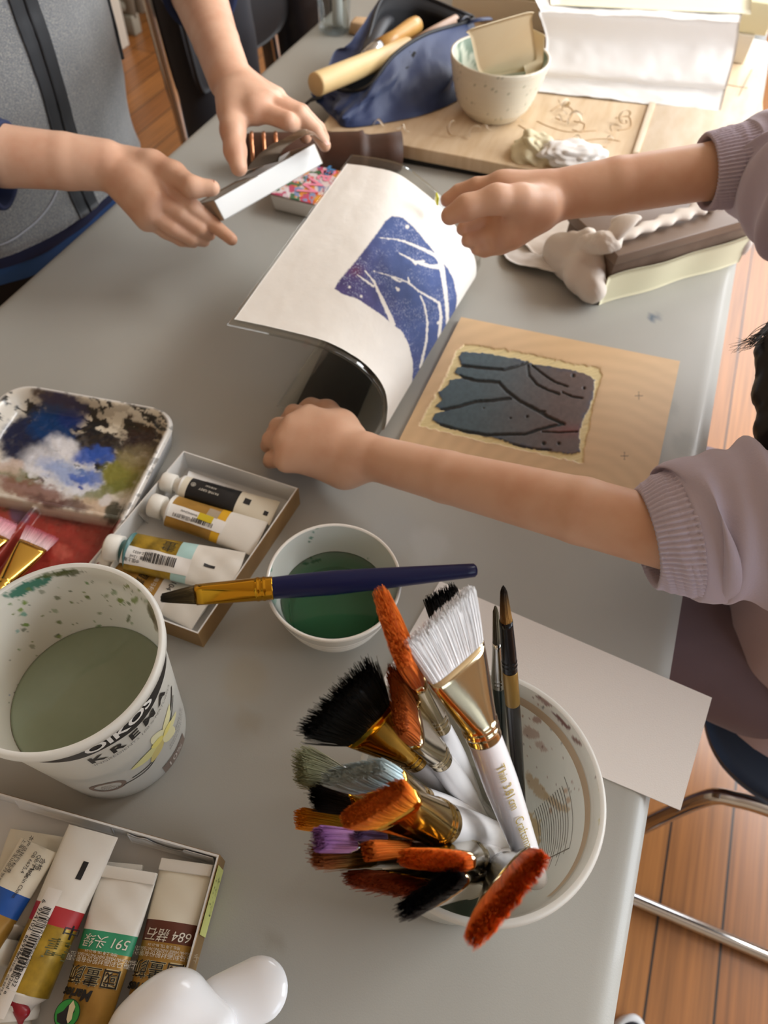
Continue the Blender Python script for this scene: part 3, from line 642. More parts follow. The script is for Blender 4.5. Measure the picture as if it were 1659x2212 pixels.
# card dividers and a loose white slip in the gold box
q1, q2 = tt(318, 1108, .0), tt(462, 1172, .0); strip(q1, q2, .0025, .0185, .004, 12, name='card_divider', parent=boxU)
q1, q2 = tt(322, 1135, .0), tt(322, 1100, .0); strip(q1, q2, .003, .018, .004, 12, [(.6, .4, .006)], name='card_divider', parent=boxU)
mb = MB(); g = np.array([[tt(408 + 130 * s - 8 * k, 1018 + 46 * s + 26 * k, .016 - .004 * s) for k in np.linspace(0, 1, 4)] for s in np.linspace(0, 1, 10)]); mb.add(*slab(g, .0008)); tag(mb.build('paper_slip', card_w), 'folded white paper slip behind the black labelled tube in the gold box', 'paper slip')

LW = .0335
paint_tube('beige crimped paint tube lying underneath the blue banded tube', tt(85, 1800, .010), tt(10, 1995, .009), UP, .040, [(0, alu_dull)], thick=.006, group=GL)
paint_tube('paint tube with a royal blue band and printed text at the crimped end', tt(84, 1826, .022), tt(-66, 2085, .020), UP, .0275, [(0, alu_dull), (.40, blue), (.585, goldb)], thick=.010, group=GL, texts=[
    ('本产品执行标准', .0034, .12, -.0065, -PI / 2, txt_k, {}), ('上海市宝山区月罗路', .0030, .19, -.0095, -PI / 2, txt_k, {}), ('GB 6675.4', .0032, .15, .002, -PI / 2, txt_k, {}), ('QB/T 1750', .0032, .17, .0055, -PI / 2, txt_k, {}), ('合格', .0038, .13, .0088, -PI / 2, txt_k, {}), ('Made in China', .0034, .30, .006, -PI / 2, txt_k, {}), ('公司', .0062, .72, .0, 0, txt_w, {})])
rt_ = paint_tube('paint tube with a red band and bar code strip and no cap', tt(202, 1795, .024), tt(52, 2143, .021), UP, .0345, [(0, alu), (.50, red), (.61, goldl)], thick=.0135, cap=False, group=GL, neck_m=alu, texts=[
    ('#', (.066, .0105), .775, -.0045, 0, paperw, {'n': 'paper_label'}), ('#', (.0105, .0035), .26, .006, 0, txt_k, {'n': 'ink_mark'}), ('|', (.036, .0055), .52, -.0032, 0, txt_k, {}), ('6  974102  669967', .0042, .66, -.0078, -PI / 2, txt_k, {}), ('Made in Shanghai,China', .0028, .72, .0003, -PI / 2, txt_k, {}), ('NO.Z-6032', .0036, .88, -.002, -PI / 2, txt_k, {}), ('净含量: 32ml e', .0036, .90, -.0052, -PI / 2, txt_k, {}), ('执行标准: GB 6675.4', .0024, .92, -.0085, -PI / 2, txt_k, {}),
    ('畫', .012, .74, .011, 0, M('ink_flower', '#4c4a1c', .5), {}), ('中', .008, .63, .0145, 0, txt_k, {})])
neckp = tt(44, 2166, .027); mb = MB(); v, f = sdf_net([rc(neckp + np.array([0, .006, 0]), neckp + np.array([-.003, -.005, -.001]), .0038, .003, .003), rc(neckp + np.array([-.004, -.002, 0]), neckp + np.array([-.008, -.005, -.003]), .0022, .0016, .003), rc(neckp + np.array([.0, .008, 0]), neckp + np.array([-.002, .01, -.002]), .0024, .002, .003)], .0008); mb.add(v, f); mb.build('paint_blob', M('red_paint', '#8e1c28', .3), rt_)
big_k = M('brush_black', '#1d1c19', .5); halo = M('halo_white', '#cfc39c', .5)
def marie_texts(num, dx=0.):
    return [(num, .0074, .405, .001 + dx, PI, txt_w, {'shear': .15}), ('上海马利画材股份有限公司', .0036, .505, 0 + dx, PI, txt_w, {}), ('SHANGHAI MARIE PAINTING MATERIALS CO.', .0020, .483, 0 + dx, PI, txt_w, {}), ('地址:上海 TEL 86-21-54', .0020, .463, 0 + dx, PI, txt_w, {}),
            ('國畫颜', .0104, .578, -.0005 + dx, PI, halo, {'bold': .00022, 'eps': .0005}), ('國畫颜', .0104, .578, -.0005 + dx, PI, big_k, {'eps': .0009}), ('Maries', .0072, .675, -.0065 + dx, PI, txt_k, {'shear': .2, 'bold': .0003})]
def emblem(t_, c, x, y, zz, s):
    e = MB(); a = np.linspace(0, 2 * PI, 33)[:-1]; disc = lambda r, k, m, name: MB().add(np.array([c + zz * k + x * math.cos(q) * r + y * math.sin(q) * r for q in a]), [tuple(range(32))]).build(name, m, t_, smooth=False)
    disc(s, .0008, M('emblem_dark', '#1e3a20', .5), 'emblem_ring'); disc(s * .93, .0010, M('emblem_green', '#2c8a3a', .5), 'emblem_disc')
    pl = lambda pts, k, m, name: MB().add(np.array([c + zz * k + x * p * s + y * q * s for p, q in pts]), [tuple(range(len(pts)))]).build(name, m, t_, smooth=False)
    pl([(-.75, .1), (-.5, -.15), (-.15, -.35), (.1, -.75), (.55, -.6), (.75, -.05), (.5, .45), (.1, .3), (-.2, .55), (-.5, .4)], .0012, txt_k, 'emblem_head'); pl([(-.9, .2), (-.55, 0), (-.1, .05), (.35, .1), (.6, .3), (.3, .5), (-.1, .45), (-.5, .5)], .0014, halo, 'emblem_muzzle')
gt = paint_tube('paint tube with an emerald green band and folded end', tt(282, 1878, .020), tt(152, 2300, .019), UP, .036, [(0, alu), (.355, grn), (.46, goldb)], thick=.010, group=GL, fold=True, texts=marie_texts('591 头绿'))
bt = paint_tube('paint tube with a dark brown band next to the box wall', tt(406, 1862, .017), tt(298, 2290, .016), UP, .034, [(0, alu_dull), (.335, brn), (.445, goldb)], thick=.010, group=GL, fold=True, texts=marie_texts('684 赭石'))
for t_, (cx_, cy_), zz_ in ((gt, (146, 2190), .031), (bt, (274, 2200), .0285)):
    x = nrm(P(cx_ - 30, cy_ + 100, zz_) - P(cx_, cy_, zz_)); emblem(t_, P(cx_, cy_, zz_), x, np.cross(UP, x), UP, .0072)
mb = MB()   # flattened white tube ends seen between red and green ones
paint_tube('white paint tube with a bent end jammed behind the green banded tube', tt(268, 1866, .010), tt(220, 2050, .010), UP, .026, [(0, alu_dull)], thick=.006, group=GL, fold=True)
paint_tube('capped white paint tube end lying just below the red paint blob', tt(-12, 2420, .012), tt(22, 2240, .014), UP, .030, [(0, alu)], thick=.010, cap_r=.0135, capl=.013, group=GL)
# white earphone case with its lid open, close to the lens
case_m = M('case_white', '#e9e9ea', .18, coat=.4)
ec = thing('earphone_case', 'white plastic earphone case lying open at the near end of the table', 'earphone case', (*P(360, 2230, .02)[:2], T))
mb = MB(); v, f = sdf_net([rc(P(362, 2182, .050), P(330, 2290, .045), .0185, .022, .01), rc(P(398, 2160, .050), P(445, 2230, .045), .012, .017, .012), rc(P(300, 2232, .049), P(380, 2330, .045), .017, .019, .012)], .0015, 3); mb.add(v, f); mb.build('case_body', case_m, ec)
mb = MB(); l1, l2 = P(478, 2175, .034), P(558, 2138, .033); ax = nrm(l2 - l1); v, f = sdf_net([rc(l1, l2, .0165, .0172, .004, flat=(UP, .42))], .0011, 3); mb.add(v, f); mb.build('lid', case_m, ec)
mb = MB(); hp = P(478, 2165, .040); hd = nrm(P(500, 2185, .04) - P(465, 2150, .04)); mb.add(*tube([hp - hd * .006, hp + hd * .008], .0013, 12)); mb.build('hinge', M('hinge_metal', '#8a8c8e', .3, .9), ec)
# ================================================================= palette tray
pz = .021
c1, c2, c3 = P(28, 822, pz), P(392, 886, pz), P(178, 1206, pz)
pu = nrm(c1 - c2); pv = nrm(np.cross(pu, UP)); pv = pv if pv @ (c3 - c2) > 0 else -pv
PW, PL = np.linalg.norm(c1 - c2) + .004, .30
tray = thing('palette_tray', 'deep plastic mixing palette smeared with blue, black, olive and red paint', 'palette', (*(c2 + pu * PW / 2 + pv * PL / 2)[:2], T))
nu, nv = 190, 330
us = np.linspace(0, 1, nu) * PW; vs = np.linspace(0, 1, nv) * PL; U_, V_ = np.meshgrid(us, vs, indexing='ij')
r = .030; du = np.minimum(U_, PW - U_); dv_ = np.minimum(V_, PL - V_); kk = (du < r) & (dv_ < r); rr = np.hypot(r - du, r - dv_)
s = np.where(kk & (rr > 1e-6), np.minimum(1, np.maximum(r - du, r - dv_) / np.maximum(rr, 1e-6)), 1)
cu = np.where(U_ < PW / 2, r, PW - r); cv = np.where(V_ < PL / 2, r, PL - r); U2 = np.where(kk, cu + (U_ - cu) * s, U_); V2 = np.where(kk, cv + (V_ - cv) * s, V_)
ed = np.where(kk, r - np.hypot(U2 - cu, V2 - cv), np.minimum(du, dv_)); ed = np.clip(ed, 0, None)
lp = lambda a: (np.array(P(*a, .012)) - c2)
vd = float(lp((120, 1095)) @ pv)                                      # divider across the tray
ud = float(lp((70, 1100)) @ pu)
H_ = pz - (pz - .004) * sstep(.004, .019, ed)
H_ = np.maximum(H_, .004 + .0105 * np.exp(-((V_ - vd) / .0032) ** 4 * .5))
H_ = np.maximum(H_, np.where(V_ > vd, .004 + .008 * np.exp(-((U_ - ud - .12 * (V_ - vd)) / .0032) ** 4 * .5), 0))
H_ = np.minimum(H_, pz) - .0035 * np.clip(1 - ed / .0035, 0, 1) ** 2
nz_ = fbm(U_ * 190, V_ * 190, 31)
H_ = H_ + .0012 * (nz_ - .5) * sstep(.012, .02, ed)
pts = c2 + U2[..., None] * pu + V2[..., None] * pv; pts[..., 2] = T + H_
v, f = gridm(pts); q = PX(v); x, y = q[:, 0], q[:, 1]
wx = x + 26 * (fbm(x / 40, y / 40, 1) - .5) + 12 * (fbm(x / 11, y / 11, 2) - .5); wy = y + 26 * (fbm(x / 40, y / 40, 3) - .5) + 12 * (fbm(x / 11, y / 11, 4) - .5)
col = np.tile(lin('#d6d0c4'), (len(v), 1))
def blob(cx, cy, rx, ry, c, st=1., an=0., soft=.35, nz=0., sc=9, seed=11):
    global col
    ca, sa = math.cos(an), math.sin(an); dx, dy = wx - cx, wy - cy; d = np.hypot((dx * ca + dy * sa) / rx, (-dx * sa + dy * ca) / ry)
    if nz: d = d + nz * (fbm(x / sc, y / (sc * .7), seed) - .5) * 2
    a = st * (1 - sstep(1 - soft, 1 + soft, d)); col = col * (1 - a[:, None]) + np.array(lin(c)) * a[:, None]
def smear(_, c, thr, seed, reg):
    global col
    ca, sa = math.cos(.35), math.sin(.35); X = (wx * ca + wy * sa) / 34; Y = (-wx * sa + wy * ca) / 15; n = fbm(X + seed, Y, seed, 4)
    d = np.hypot((wx - reg[0]) / reg[2], (wy - reg[1]) / reg[3]); a = sstep(thr - .025, thr + .025, n - .22 * np.clip(d - .6, 0, 2)); col = col * (1 - a[:, None]) + np.array(lin(c)) * a[:, None]
for args in [(230, 930, 170, 75, '#b3a78f', .8, .25, .4), (60, 1040, 90, 40, '#a8927e', .7), (130, 1010, 120, 60, '#dcdde0', .9),
             ('S', '#211f1b', .50, 21, (235, 905, 190, 85)), ('S', '#2e2a1e', .56, 22, (320, 930, 90, 80)), ('S', '#3a2a1c', .60, 23, (280, 945, 110, 60)), ('S', '#d9d0bc', .60, 29, (250, 900, 150, 70)), (115, 858, 48, 26, '#38231f', .9, .3, .3, .5, 14, 24), (135, 880, 50, 30, '#26234a', .85, .3, .3, .4, 12, 25),
             (200, 955, 85, 20, '#2a2420', .95, .12, .3, .5, 12, 26), (305, 960, 40, 28, '#33231c', .9, .4, .3, .5, 9, 27),
             (62, 955, 62, 52, '#22263f', 1, .2, .25, .12), (115, 925, 48, 45, '#153766', 1, .5, .3, .2), (150, 905, 30, 22, '#1d2f66', .9), 
             (90, 1000, 40, 30, '#dfdfe4', .85, .4, .5), (205, 985, 52, 18, '#3558ae', .95, .1, .35, .4, 11, 28), (150, 1020, 60, 24, '#7f98cc', .75, .3, .5, .4, 14, 29), (195, 1035, 40, 16, '#4d6cb8', .8, -.2, .4, .5, 9, 30), (135, 965, 34, 20, '#e6e6ea', .9, .3, .5), (180, 1062, 30, 22, '#d8dbe4', .85),
             (172, 1048, 5, 4, '#2c4aa4', .9), (160, 1030, 16, 6, '#3f5fb4', .8, .4),
             (262, 1030, 48, 36, '#82803a', 1, .5, .35, .35, 16, 31), (285, 1000, 40, 16, '#8d8146', .8, .6), (300, 985, 40, 24, '#8a8060', .6), (225, 1062, 70, 14, '#6f7436', .8, -.35, .4, .4), (40, 1030, 50, 14, '#6e7244', .8, .3, .4, .4),
             (70, 1060, 75, 22, '#7f5344', .85, .3, .4, .4, 13, 33), (25, 1010, 30, 14, '#c9b0a0', .7), (210, 1095, 45, 20, '#c8b097', .85, .2, .4, .3), (235, 1080, 14, 12, '#dcd9da', .8), (252, 1115, 20, 26, '#2d3426', .9, .4, .35, .4), (130, 1085, 70, 10, '#5a3e3a', .8, .2)]: (smear if args[0] == 'S' else blob)(*args)
below = sstep(0, .004, ((v - c2) @ pv) - vd - .003)
redc = np.array(lin('#94332a')) * (.75 + .5 * fbm(x / 25, y / 25, 40))[:, None]; col = col * (1 - below[:, None]) + redc * below[:, None]
keep = col.copy()
for args in [(180, 1120, 90, 24, '#571d16', .9, .25, .4, .5, 14, 41), (215, 1150, 50, 30, '#7a2a1e', .8), (25, 1085, 60, 22, '#4d3316', .95, .1, .4, .4), (45, 1110, 22, 26, '#5a4a66', .85, .6), (75, 1095, 16, 20, '#474538', .8), (110, 1180, 40, 22, '#a93c32', .9, .6, .4, .4), (130, 1190, 20, 14, '#c06052', .7, .6), (20, 1180, 30, 40, '#a9473c', .7), (200, 1110, 60, 8, '#9a7a66', .8, .25, .4, .6)]: blob(*args)
col = keep * (1 - below[:, None]) + col * below[:, None]
rim = (1 - sstep(.003, .006, ed.ravel())); blob_ = fbm(x / 12, y / 12, 50); rimc = np.array(lin('#d9d6d0')) * np.ones((len(v), 1)); st_ = sstep(.55, .62, blob_)[:, None]; rimc = rimc * (1 - st_ * .6) + np.array(lin('#3d3a34')) * st_ * .6
col = col * (1 - rim[:, None]) + rimc * rim[:, None]
i = np.arange(nu * nv).reshape(nu, nv); per = np.concatenate([i[:, 0], i[-1, 1:], i[-2::-1, -1], i[0, -2:0:-1]]); ring = v[per]; cen = c2 + pu * PW / 2 + pv * PL / 2
mid = ring.copy(); mid[:, 2] = T + .012; lo = cen + (ring - cen) * .965; lo[:, 2] = T
mb = MB(); mb.add(v, f, 0, col); vv, ff = rings([ring, cen + (mid - cen) * np.array([.985, .985, 1]), lo], False, True); mb.add(vv, [k[::-1] for k in ff], 0, lin('#c9cdd2'))
mb.build('tray', M('palette_paint', '#ffffff', .28, attr='Col', coat=.25), tray)

# ================================================================= paintbrushes
gold = M('ferrule_gold', '#c9a24c', .12, 1.); champ = M('ferrule_champagne', '#c9b896', .12, 1.); brass = M('ferrule_brass', '#c8952a', .12, 1.); silver = M('ferrule_silver', '#b9b8b4', .2, 1.); copper = M('ferrule_copper', '#a8683f', .2, 1.); blackf = M('ferrule_black', '#1a1a1c', .25, .6)
h_white = M('handle_white', '#e4e2e2', .22, coat=.4); h_black = M('handle_black', '#161618', .25, coat=.3); h_blue = M('handle_navy', '#0d1440', .3, spec=.35); h_blue2 = M('handle_blue', '#33427e', .25, coat=.3); h_green = M('handle_dark_green', '#15211f', .25, coat=.4); h_clear = M('handle_pale', '#c9c4b8', .3)
hairm = M('bristle_hair', '#ffffff', .45, attr='Col', spec=.2)
gtxt = M('gold_print', '#b39d4c', .4)
def depth(p): return float((np.asarray(p) - np.array([0, 0, T + HC])) @ R[:, 2])
def along(a, b, px):
    """parameter on the 3-D line a-b whose picture lies nearest a pixel"""
    t = np.linspace(0, 1, 400); q = PX(a + (b - a) * t[:, None]); return float(t[np.argmin(((q - np.array(px)) ** 2).sum(1))])
def brush(label, tip, zt_, base, zb_, f0, f1, strip, wf0, joint, root, tipc, fer, han, thick=.35, n=900, mid=None, midc=None, round_=False, handle_end=.55, slope=0., arch=0., splay=.0, group='brushes standing in the white tub', maxw=.055, hl=None, band=None, bulge=1.12, rough=.06, tipw=None, seed=0):
    """tip, base, f0 (bristle/ferrule), f1 (ferrule/handle) are photo pixels; strip is the pixel vector along the flat of the bristle end"""
    g = np.random.default_rng(seed + 100)
    A, B = P(*tip, zt_), P(*base, zb_)
    if 'tub' in group:                     # the handle end must stand inside the tub
        while math.hypot(B[0] - RT[0], B[1] - RT[1]) > radR(zb_) - .0125 and zb_ < .12: zb_ += .004; B = P(*base, zb_)
    L = np.linalg.norm(B - A); ax = (B - A) / L
    t0, t1 = along(A, B, f0), along(A, B, f1); t1 = max(t1, t0 + .05); F0, F1 = A + (B - A) * t0, A + (B - A) * t1
    sc = lambda p: FPX / depth(p)
    d2 = np.array(strip, float); wpx = np.linalg.norm(d2); V = nrm(F0 - np.array([0, 0, T + HC]))
    D = R @ np.array([d2[0], d2[1], 0.]) / sc(A); be = -(D @ ax) / (V @ ax) if abs(V @ ax) > .12 else 0
    W = D + be * V; W = W - ax * (W @ ax); wt = min(np.linalg.norm(W), maxw); W = nrm(W); Nn = np.cross(ax, W)
    w0 = min(wt * (wf0 / wpx), maxw); rj = joint / 2 / sc(F1)
    th0 = max(rj * 2 * thick, .0035) if not round_ else w0
    t = thing('paintbrush', label, 'paintbrush', B, group)
    # bristles: hundreds of separate hairs over a solid heart
    hl_ = np.linalg.norm(F0 - A); a = g.uniform(-1, 1, n); b = g.uniform(-1, 1, n)
    if round_: k = np.hypot(a, b) > 1; a[k] *= .6; b[k] *= .6
    b = b * (np.clip(1 - np.abs(a) ** 4, .1, 1) ** .25 if not round_ else np.sqrt(np.clip(1 - .75 * a * a, .15, 1))); tw = (wt if tipw is None else tipw) / 2
    ln = hl_ * (1 + slope * a + arch * (1 - a * a) - arch + g.uniform(-rough, rough, n)); 
    if round_: ln = hl_ * (1 - .75 * np.hypot(a, b) ** 1.5 * (1 if tipw is not None and tipw < w0 * .5 else .25) + g.uniform(-rough, rough, n) * .5)
    rt = F0 + ax * .002 + W * (a * w0 / 2 * .96)[:, None] + Nn * (b * th0 / 2 * .92)[:, None]
    en = F0 - ax * ln[:, None] + W * (a * tw + g.normal(0, splay, n))[:, None] + Nn * (b * th0 / 2 * (1.0 if not round_ else tw / (w0 / 2)) + g.normal(0, splay * .6, n))[:, None]
    bl = Nn * (b * th0 * .16)[:, None]; md = rt * .45 + en * .55 + bl
    hr = .00022 if n > 400 else .00026; ts = (0, .35, .7, 1.); V3 = np.zeros((n, 4, 3, 3)); side = [W, -.5 * W + .87 * Nn, -.5 * W - .87 * Nn]
    cr, ct = np.clip(np.array(lin(root)) * 1.4, 0, .95), np.clip(np.array(lin(tipc)) * 1.4, 0, .95); cols = np.zeros((n, 4, 3, 3)); sh = g.uniform(.75, 1.2, n)
    for k, u in enumerate(ts):
        p = rt * (1 - u) ** 2 + 2 * md * u * (1 - u) + en * u * u
        for j in range(3): V3[:, k, j] = p + side[j] * hr * (1.25 - u * .8)
        cc = cr * (1 - u) + ct * u
        if midc is not None: cm = np.array(lin(midc)); cc = cr * (1 - u) ** 2 + 2 * cm * u * (1 - u) + ct * u * u
        cols[:, k] = (cc * sh[:, None])[:, None, :]
    idx = np.arange(n * 12).reshape(n, 4, 3); fl_ = []
    for k in range(3):
        for j in range(3): fl_.append(np.stack([idx[:, k, j], idx[:, k, (j + 1) % 3], idx[:, k + 1, (j + 1) % 3], idx[:, k + 1, j]], 1))
    fl_ = np.concatenate(fl_); mb = MB(); mb.add(V3.reshape(-1, 3), fl_, 0, cols.reshape(-1, 3))
    q = np.linspace(0, 2 * PI, 37)[:-1]; rs = []; cs = []; se = (np.abs(np.cos(q)) ** 4 + np.abs(np.sin(q)) ** 4) ** -.25 if not round_ else np.ones(36)
    for u in (0, .3, .6, .85, .97):
        ww = (w0 * (1 - u) + 2 * tw * u) / 2 * (.93 if u < .9 else .8); hh = th0 / 2 * ((1.05 - .12 * u) if not round_ else (1 - u) + u * tw / (w0 / 2)) * (.9 if u < .9 else .6); e = np.cos(q) * se
        lnn = hl_ * u * .95 * (1 + slope * e * .95 + arch * (1 - e * e) - arch) if not round_ else hl_ * u * .8
        rs.append(F0 + np.outer(e, W) * ww + np.outer(np.sin(q) * se, Nn) * hh - ax * np.atleast_1d(lnn)[:, None]); cc = cr * (1 - u) + ct * u
        if midc is not None: cc = cr * (1 - u) ** 2 + 2 * np.array(lin(midc)) * u * (1 - u) + ct * u * u
        cs.append(np.tile(cc * .95, (36, 1)))
    v, f = rings(rs, True, True); mb.add(v, f, 0, np.concatenate(cs)); mb.build('bristles', hairm, t)
    # ferrule: flat mouth to round neck with two crimped rings
    rs = []; lf = np.linalg.norm(F1 - F0); us = np.unique(np.concatenate([np.linspace(0, .7, 8), np.linspace(.7, 1, 25)]))
    for u in us:
        s = min(u / .82, 1) ** 1.15 if not round_ else sstep(0, .72, u); s = float(s); sq = se * (1 - s) + s; wa = w0 / 2 * (1 - s) + rj * s; ha = (th0 / 2 * 1.04) * (1 - s) + rj * s; cr_ = 0
        for c0 in (.80, .88): cr_ += .06 * rj * math.exp(-((u - c0) / .018) ** 2)
        rs.append(F0 + ax * lf * u + np.outer(np.cos(q) * sq, W) * (wa * 1.02 + cr_) + np.outer(np.sin(q) * sq, Nn) * (ha + cr_))
    v, f = rings(rs, True, True); mk('ferrule', v, f, fer, t)
    # handle
    lh = np.linalg.norm(B - F1); prof = [(rj * .96, -.004)] + [(rj * (.96 + (bulge - .96) * math.sin(min(u / .3, 1) * PI / 2) if u < .3 else bulge + (handle_end - bulge) * ((u - .3) / .7) ** 1.1), u * lh) for u in np.linspace(0, 1, 24)] + [(rj * handle_end * .7, lh + rj * handle_end * .35), (rj * handle_end * .2, lh + rj * handle_end * .5)]
    v, f = lathe(prof, F1, 28, (True, True), ax); mk('handle', v, f, han, t)
    if band is not None:
        v, f = lathe([(rj * .99, .0002), (rj * 1.03, .0006), (rj * (1.04), lh * band[0]), (rj * 1.0, lh * band[0] + .0005)], F1, 28, (True, True), ax); mk('handle_band', v, f, band[1], t)
    t['_'] = 0; del t['_']
    return dict(t=t, A=A, B=B, F0=F0, F1=F1, ax=ax, W=W, N=Nn, rj=rj, lh=lh, wt=wt, w0=w0)
O1, O2, O3 = '#b0561c', '#8a3c14', '#c8752a'
BR = []
def br(*a, **k): k['seed'] = len(BR); b = brush(*a, **k); BR.append(b); return b
b1 = br('wide white bristled brush with shiny champagne ferrule and printed white handle', (950, 1330), .262, (1158, 1900), .010, (976, 1430), (1040, 1592), (146, -128), 150, 78, '#f3f2f6', '#f8f6f8', champ, h_white, n=1900, thick=.42, slope=.04, bulge=1.02, handle_end=.72, rough=.05)
br('broad black bristled brush with a crumpled gold ferrule at the head of the cluster', (728, 1508), .235, (1062, 1765), .012, (782, 1562), (895, 1638), (150, -158), 145, 62, '#15130f', '#0b0a08', brass, h_white, n=1700, thick=.7, splay=.0012, rough=.10)
br('tall rust orange brush seen edge on beside the wide white brush', (846, 1352), .262, (1050, 1770), .012, (884, 1442), (945, 1572), (70, 205), 120, 46, '#b4581e', '#c06424', champ, h_white, n=1100, thick=.75, maxw=.042)
br('rust orange brush just under the tall rust orange one', (858, 1508), .232, (1062, 1800), .012, (892, 1545), (950, 1640), (24, 160), 130, 54, '#a8561f', '#9c4e1e', champ, h_white, n=1000, thick=.6, maxw=.04)
br('black brush peeking out behind the wide white bristles', (952, 1285), .235, (1120, 1800), .012, (990, 1370), (1030, 1490), (66, -40), 80, 46, '#141210', '#0c0b0a', champ, h_white, n=900, thick=.6)
br('small round grey haired brush with silver ferrule and dark green handle', (1070, 1308), .205, (1088, 1760), .010, (1073, 1388), (1073, 1482), (20, 2), 20, 28, '#4a463a', '#6a6452', silver, h_green, n=260, round_=True, tipw=.003, bulge=1.05)
br('round dark tipped brush with black ferrule and gold handle band', (1087, 1266), .225, (1130, 1800), .010, (1096, 1340), (1106, 1447), (30, 2), 30, 32, '#7c5a2c', '#1a1614', blackf, h_black, n=380, round_=True, tipw=.0035, bulge=1.02, handle_end=.7, band=(.17, M('handle_gold_band', '#8c6d33', .35, .5)))
br('cream hog bristle brush tipped over the table on the bowl side', (652, 1655), .185, (1092, 1812), .012, (735, 1668), (860, 1700), (8, 74), 62, 50, '#a7a490', '#8f9070', silver, h_white, n=1000, thick=.7, splay=.0012, rough=.1)
br('brush with pale blue grey bristles above the orange flat brush', (762, 1668), .225, (1092, 1800), .012, (812, 1690), (922, 1704), (140, -32), 130, 58, '#bccfd4', '#9aa3a0', gold, h_white, n=1100, thick=.6, maxw=.038)
br('dark brown brush half covered by the orange flat brush', (684, 1722), .19, (1085, 1828), .012, (748, 1734), (850, 1762), (12, 46), 46, 46, '#3a2a20', '#120d0c', brass, h_white, n=800, thick=.6, splay=.001, rough=.1)
br('orange flat brush with large gold ferrule and thick white handle', (806, 1736), .245, (1125, 1826), .010, (846, 1744), (962, 1752), (140, -84), 128, 92, '#dc8a2c', '#b65a1a', gold, h_white, n=1700, thick=.42, bulge=1.0, handle_end=.75, slope=.0)
br('small yellow orange brush poking out left of the orange flat brush', (650, 1768), .175, (1080, 1842), .012, (736, 1776), (820, 1790), (6, 44), 40, 34, '#f2b03a', '#f08c20', gold, h_blue2, n=600, thick=.9)
br('purple bristled brush with silver ferrule under the yellow orange one', (690, 1812), .212, (1086, 1836), .012, (757, 1798), (850, 1804), (14, 52), 50, 36, '#d9a6da', '#8e6298', silver, h_black, n=700, thick=.9)
br('small lilac brush lying just behind the purple one', (774, 1802), .20, (1096, 1832), .011, (828, 1804), (880, 1806), (2, 26), 24, 24, '#bda6d0', '#846c9c', silver, h_black, n=320, thick=.9)
br('olive brown splayed brush below the purple one', (690, 1848), .20, (1076, 1860), .012, (800, 1846), (880, 1846), (14, 40), 46, 40, '#8d864c', '#94552e', h_clear, h_clear, n=800, thick=.7, splay=.0014, rough=.1)
br('small orange brush with copper ferrule and blue handle', (798, 1838), .212, (1106, 1826), .010, (876, 1832), (936, 1826), (8, 44), 38, 32, '#d2772f', '#c06424', copper, h_blue2, n=600, thick=.9, band=(.03, brass))
br('bright orange brush seen end on in front of a round silver neck', (932, 1858), .225, (1104, 1850), .010, (958, 1856), (1022, 1848), (150, 12), 140, 72, '#d26a1e', '#cc5e18', champ, h_white, n=1200, thick=.45, maxw=.042)
br('red brown brush hanging lowest on the bowl facing side', (822, 1912), .19, (1080, 1872), .010, (860, 1896), (960, 1884), (170, 34), 150, 44, '#b4623a', '#8c4020', brass, h_white, n=1100, thick=.6, maxw=.044, splay=.001, rough=.09)
br('black brush seen end on beside the red orange one', (925, 1932), .225, (1090, 1884), .010, (962, 1932), (1026, 1912), (134, -88), 126, 60, '#1c1c20', '#0c0c10', champ, h_white, n=1300, thick=.5, maxw=.042, splay=.0008)
br('large red orange brush seen end on over the rim of the white tub', (1096, 1940), .262, (1094, 1862), .010, (1104, 1908), (1090, 1886), (168, -198), 238, 82, '#ec7a28', '#e8661c', silver, h_white, n=2000, thick=.42, maxw=.05)
# gilt print along the wide brush's handle
b = b1; mb = MB(); vw = nrm(np.array([0, 0, T + HC]) - (b['F1'] + b['ax'] * .06)); vw = nrm(vw - b['ax'] * (vw @ b['ax'])); sdv = np.cross(b['ax'], vw)
for s_, sz, off in (('Thin 3.81cm', .0058, .026), ('Craftsmart®', .0058, .061)):
    v, f = text2d(s_, sz); rh = b['rj'] * .93; an = v[:, 1] / rh + .25
    mb.add(np.array([b['F1'] + b['ax'] * (off + x) + (vw * math.cos(a_) - sdv * math.sin(a_)) * (rh * 1.06 + .0007) for x, a_ in zip(v[:, 0], an)]), f)
mb.build('lettering', gtxt, b['t'])
# the navy brush resting across the bowl
br('navy handled flat brush with gold ferrule resting across the porcelain bowl', (352, 1291), .066, (1024, 1232), .069, (424, 1284), (590, 1270), (4, 26), 40, 50, '#4a3c22', '#2a2620', brass, h_blue, n=700, group='brushes laid down', thick=.5, handle_end=.62, bulge=1.08, tipw=.004)
# brushes lying in the red well of the palette
br('gold ferruled brush with pink stained bristles lying in the red palette well', (92, 1150), .013, (-62, 1360), .030, (72, 1178), (-5, 1282), (70, 30), 62, 34, '#d8c4c6', '#a04c58', gold, h_white, n=900, group='brushes laid down', thick=.35)
br('pink tipped brush lying beside the gold ferruled one in the red palette well', (18, 1126), .013, (-150, 1330), .028, (-6, 1156), (-70, 1236), (60, 26), 56, 30, '#d9b8bc', '#b0707c', gold, h_white, n=500, group='brushes laid down', thick=.35)
for b in BR[:22]: pass
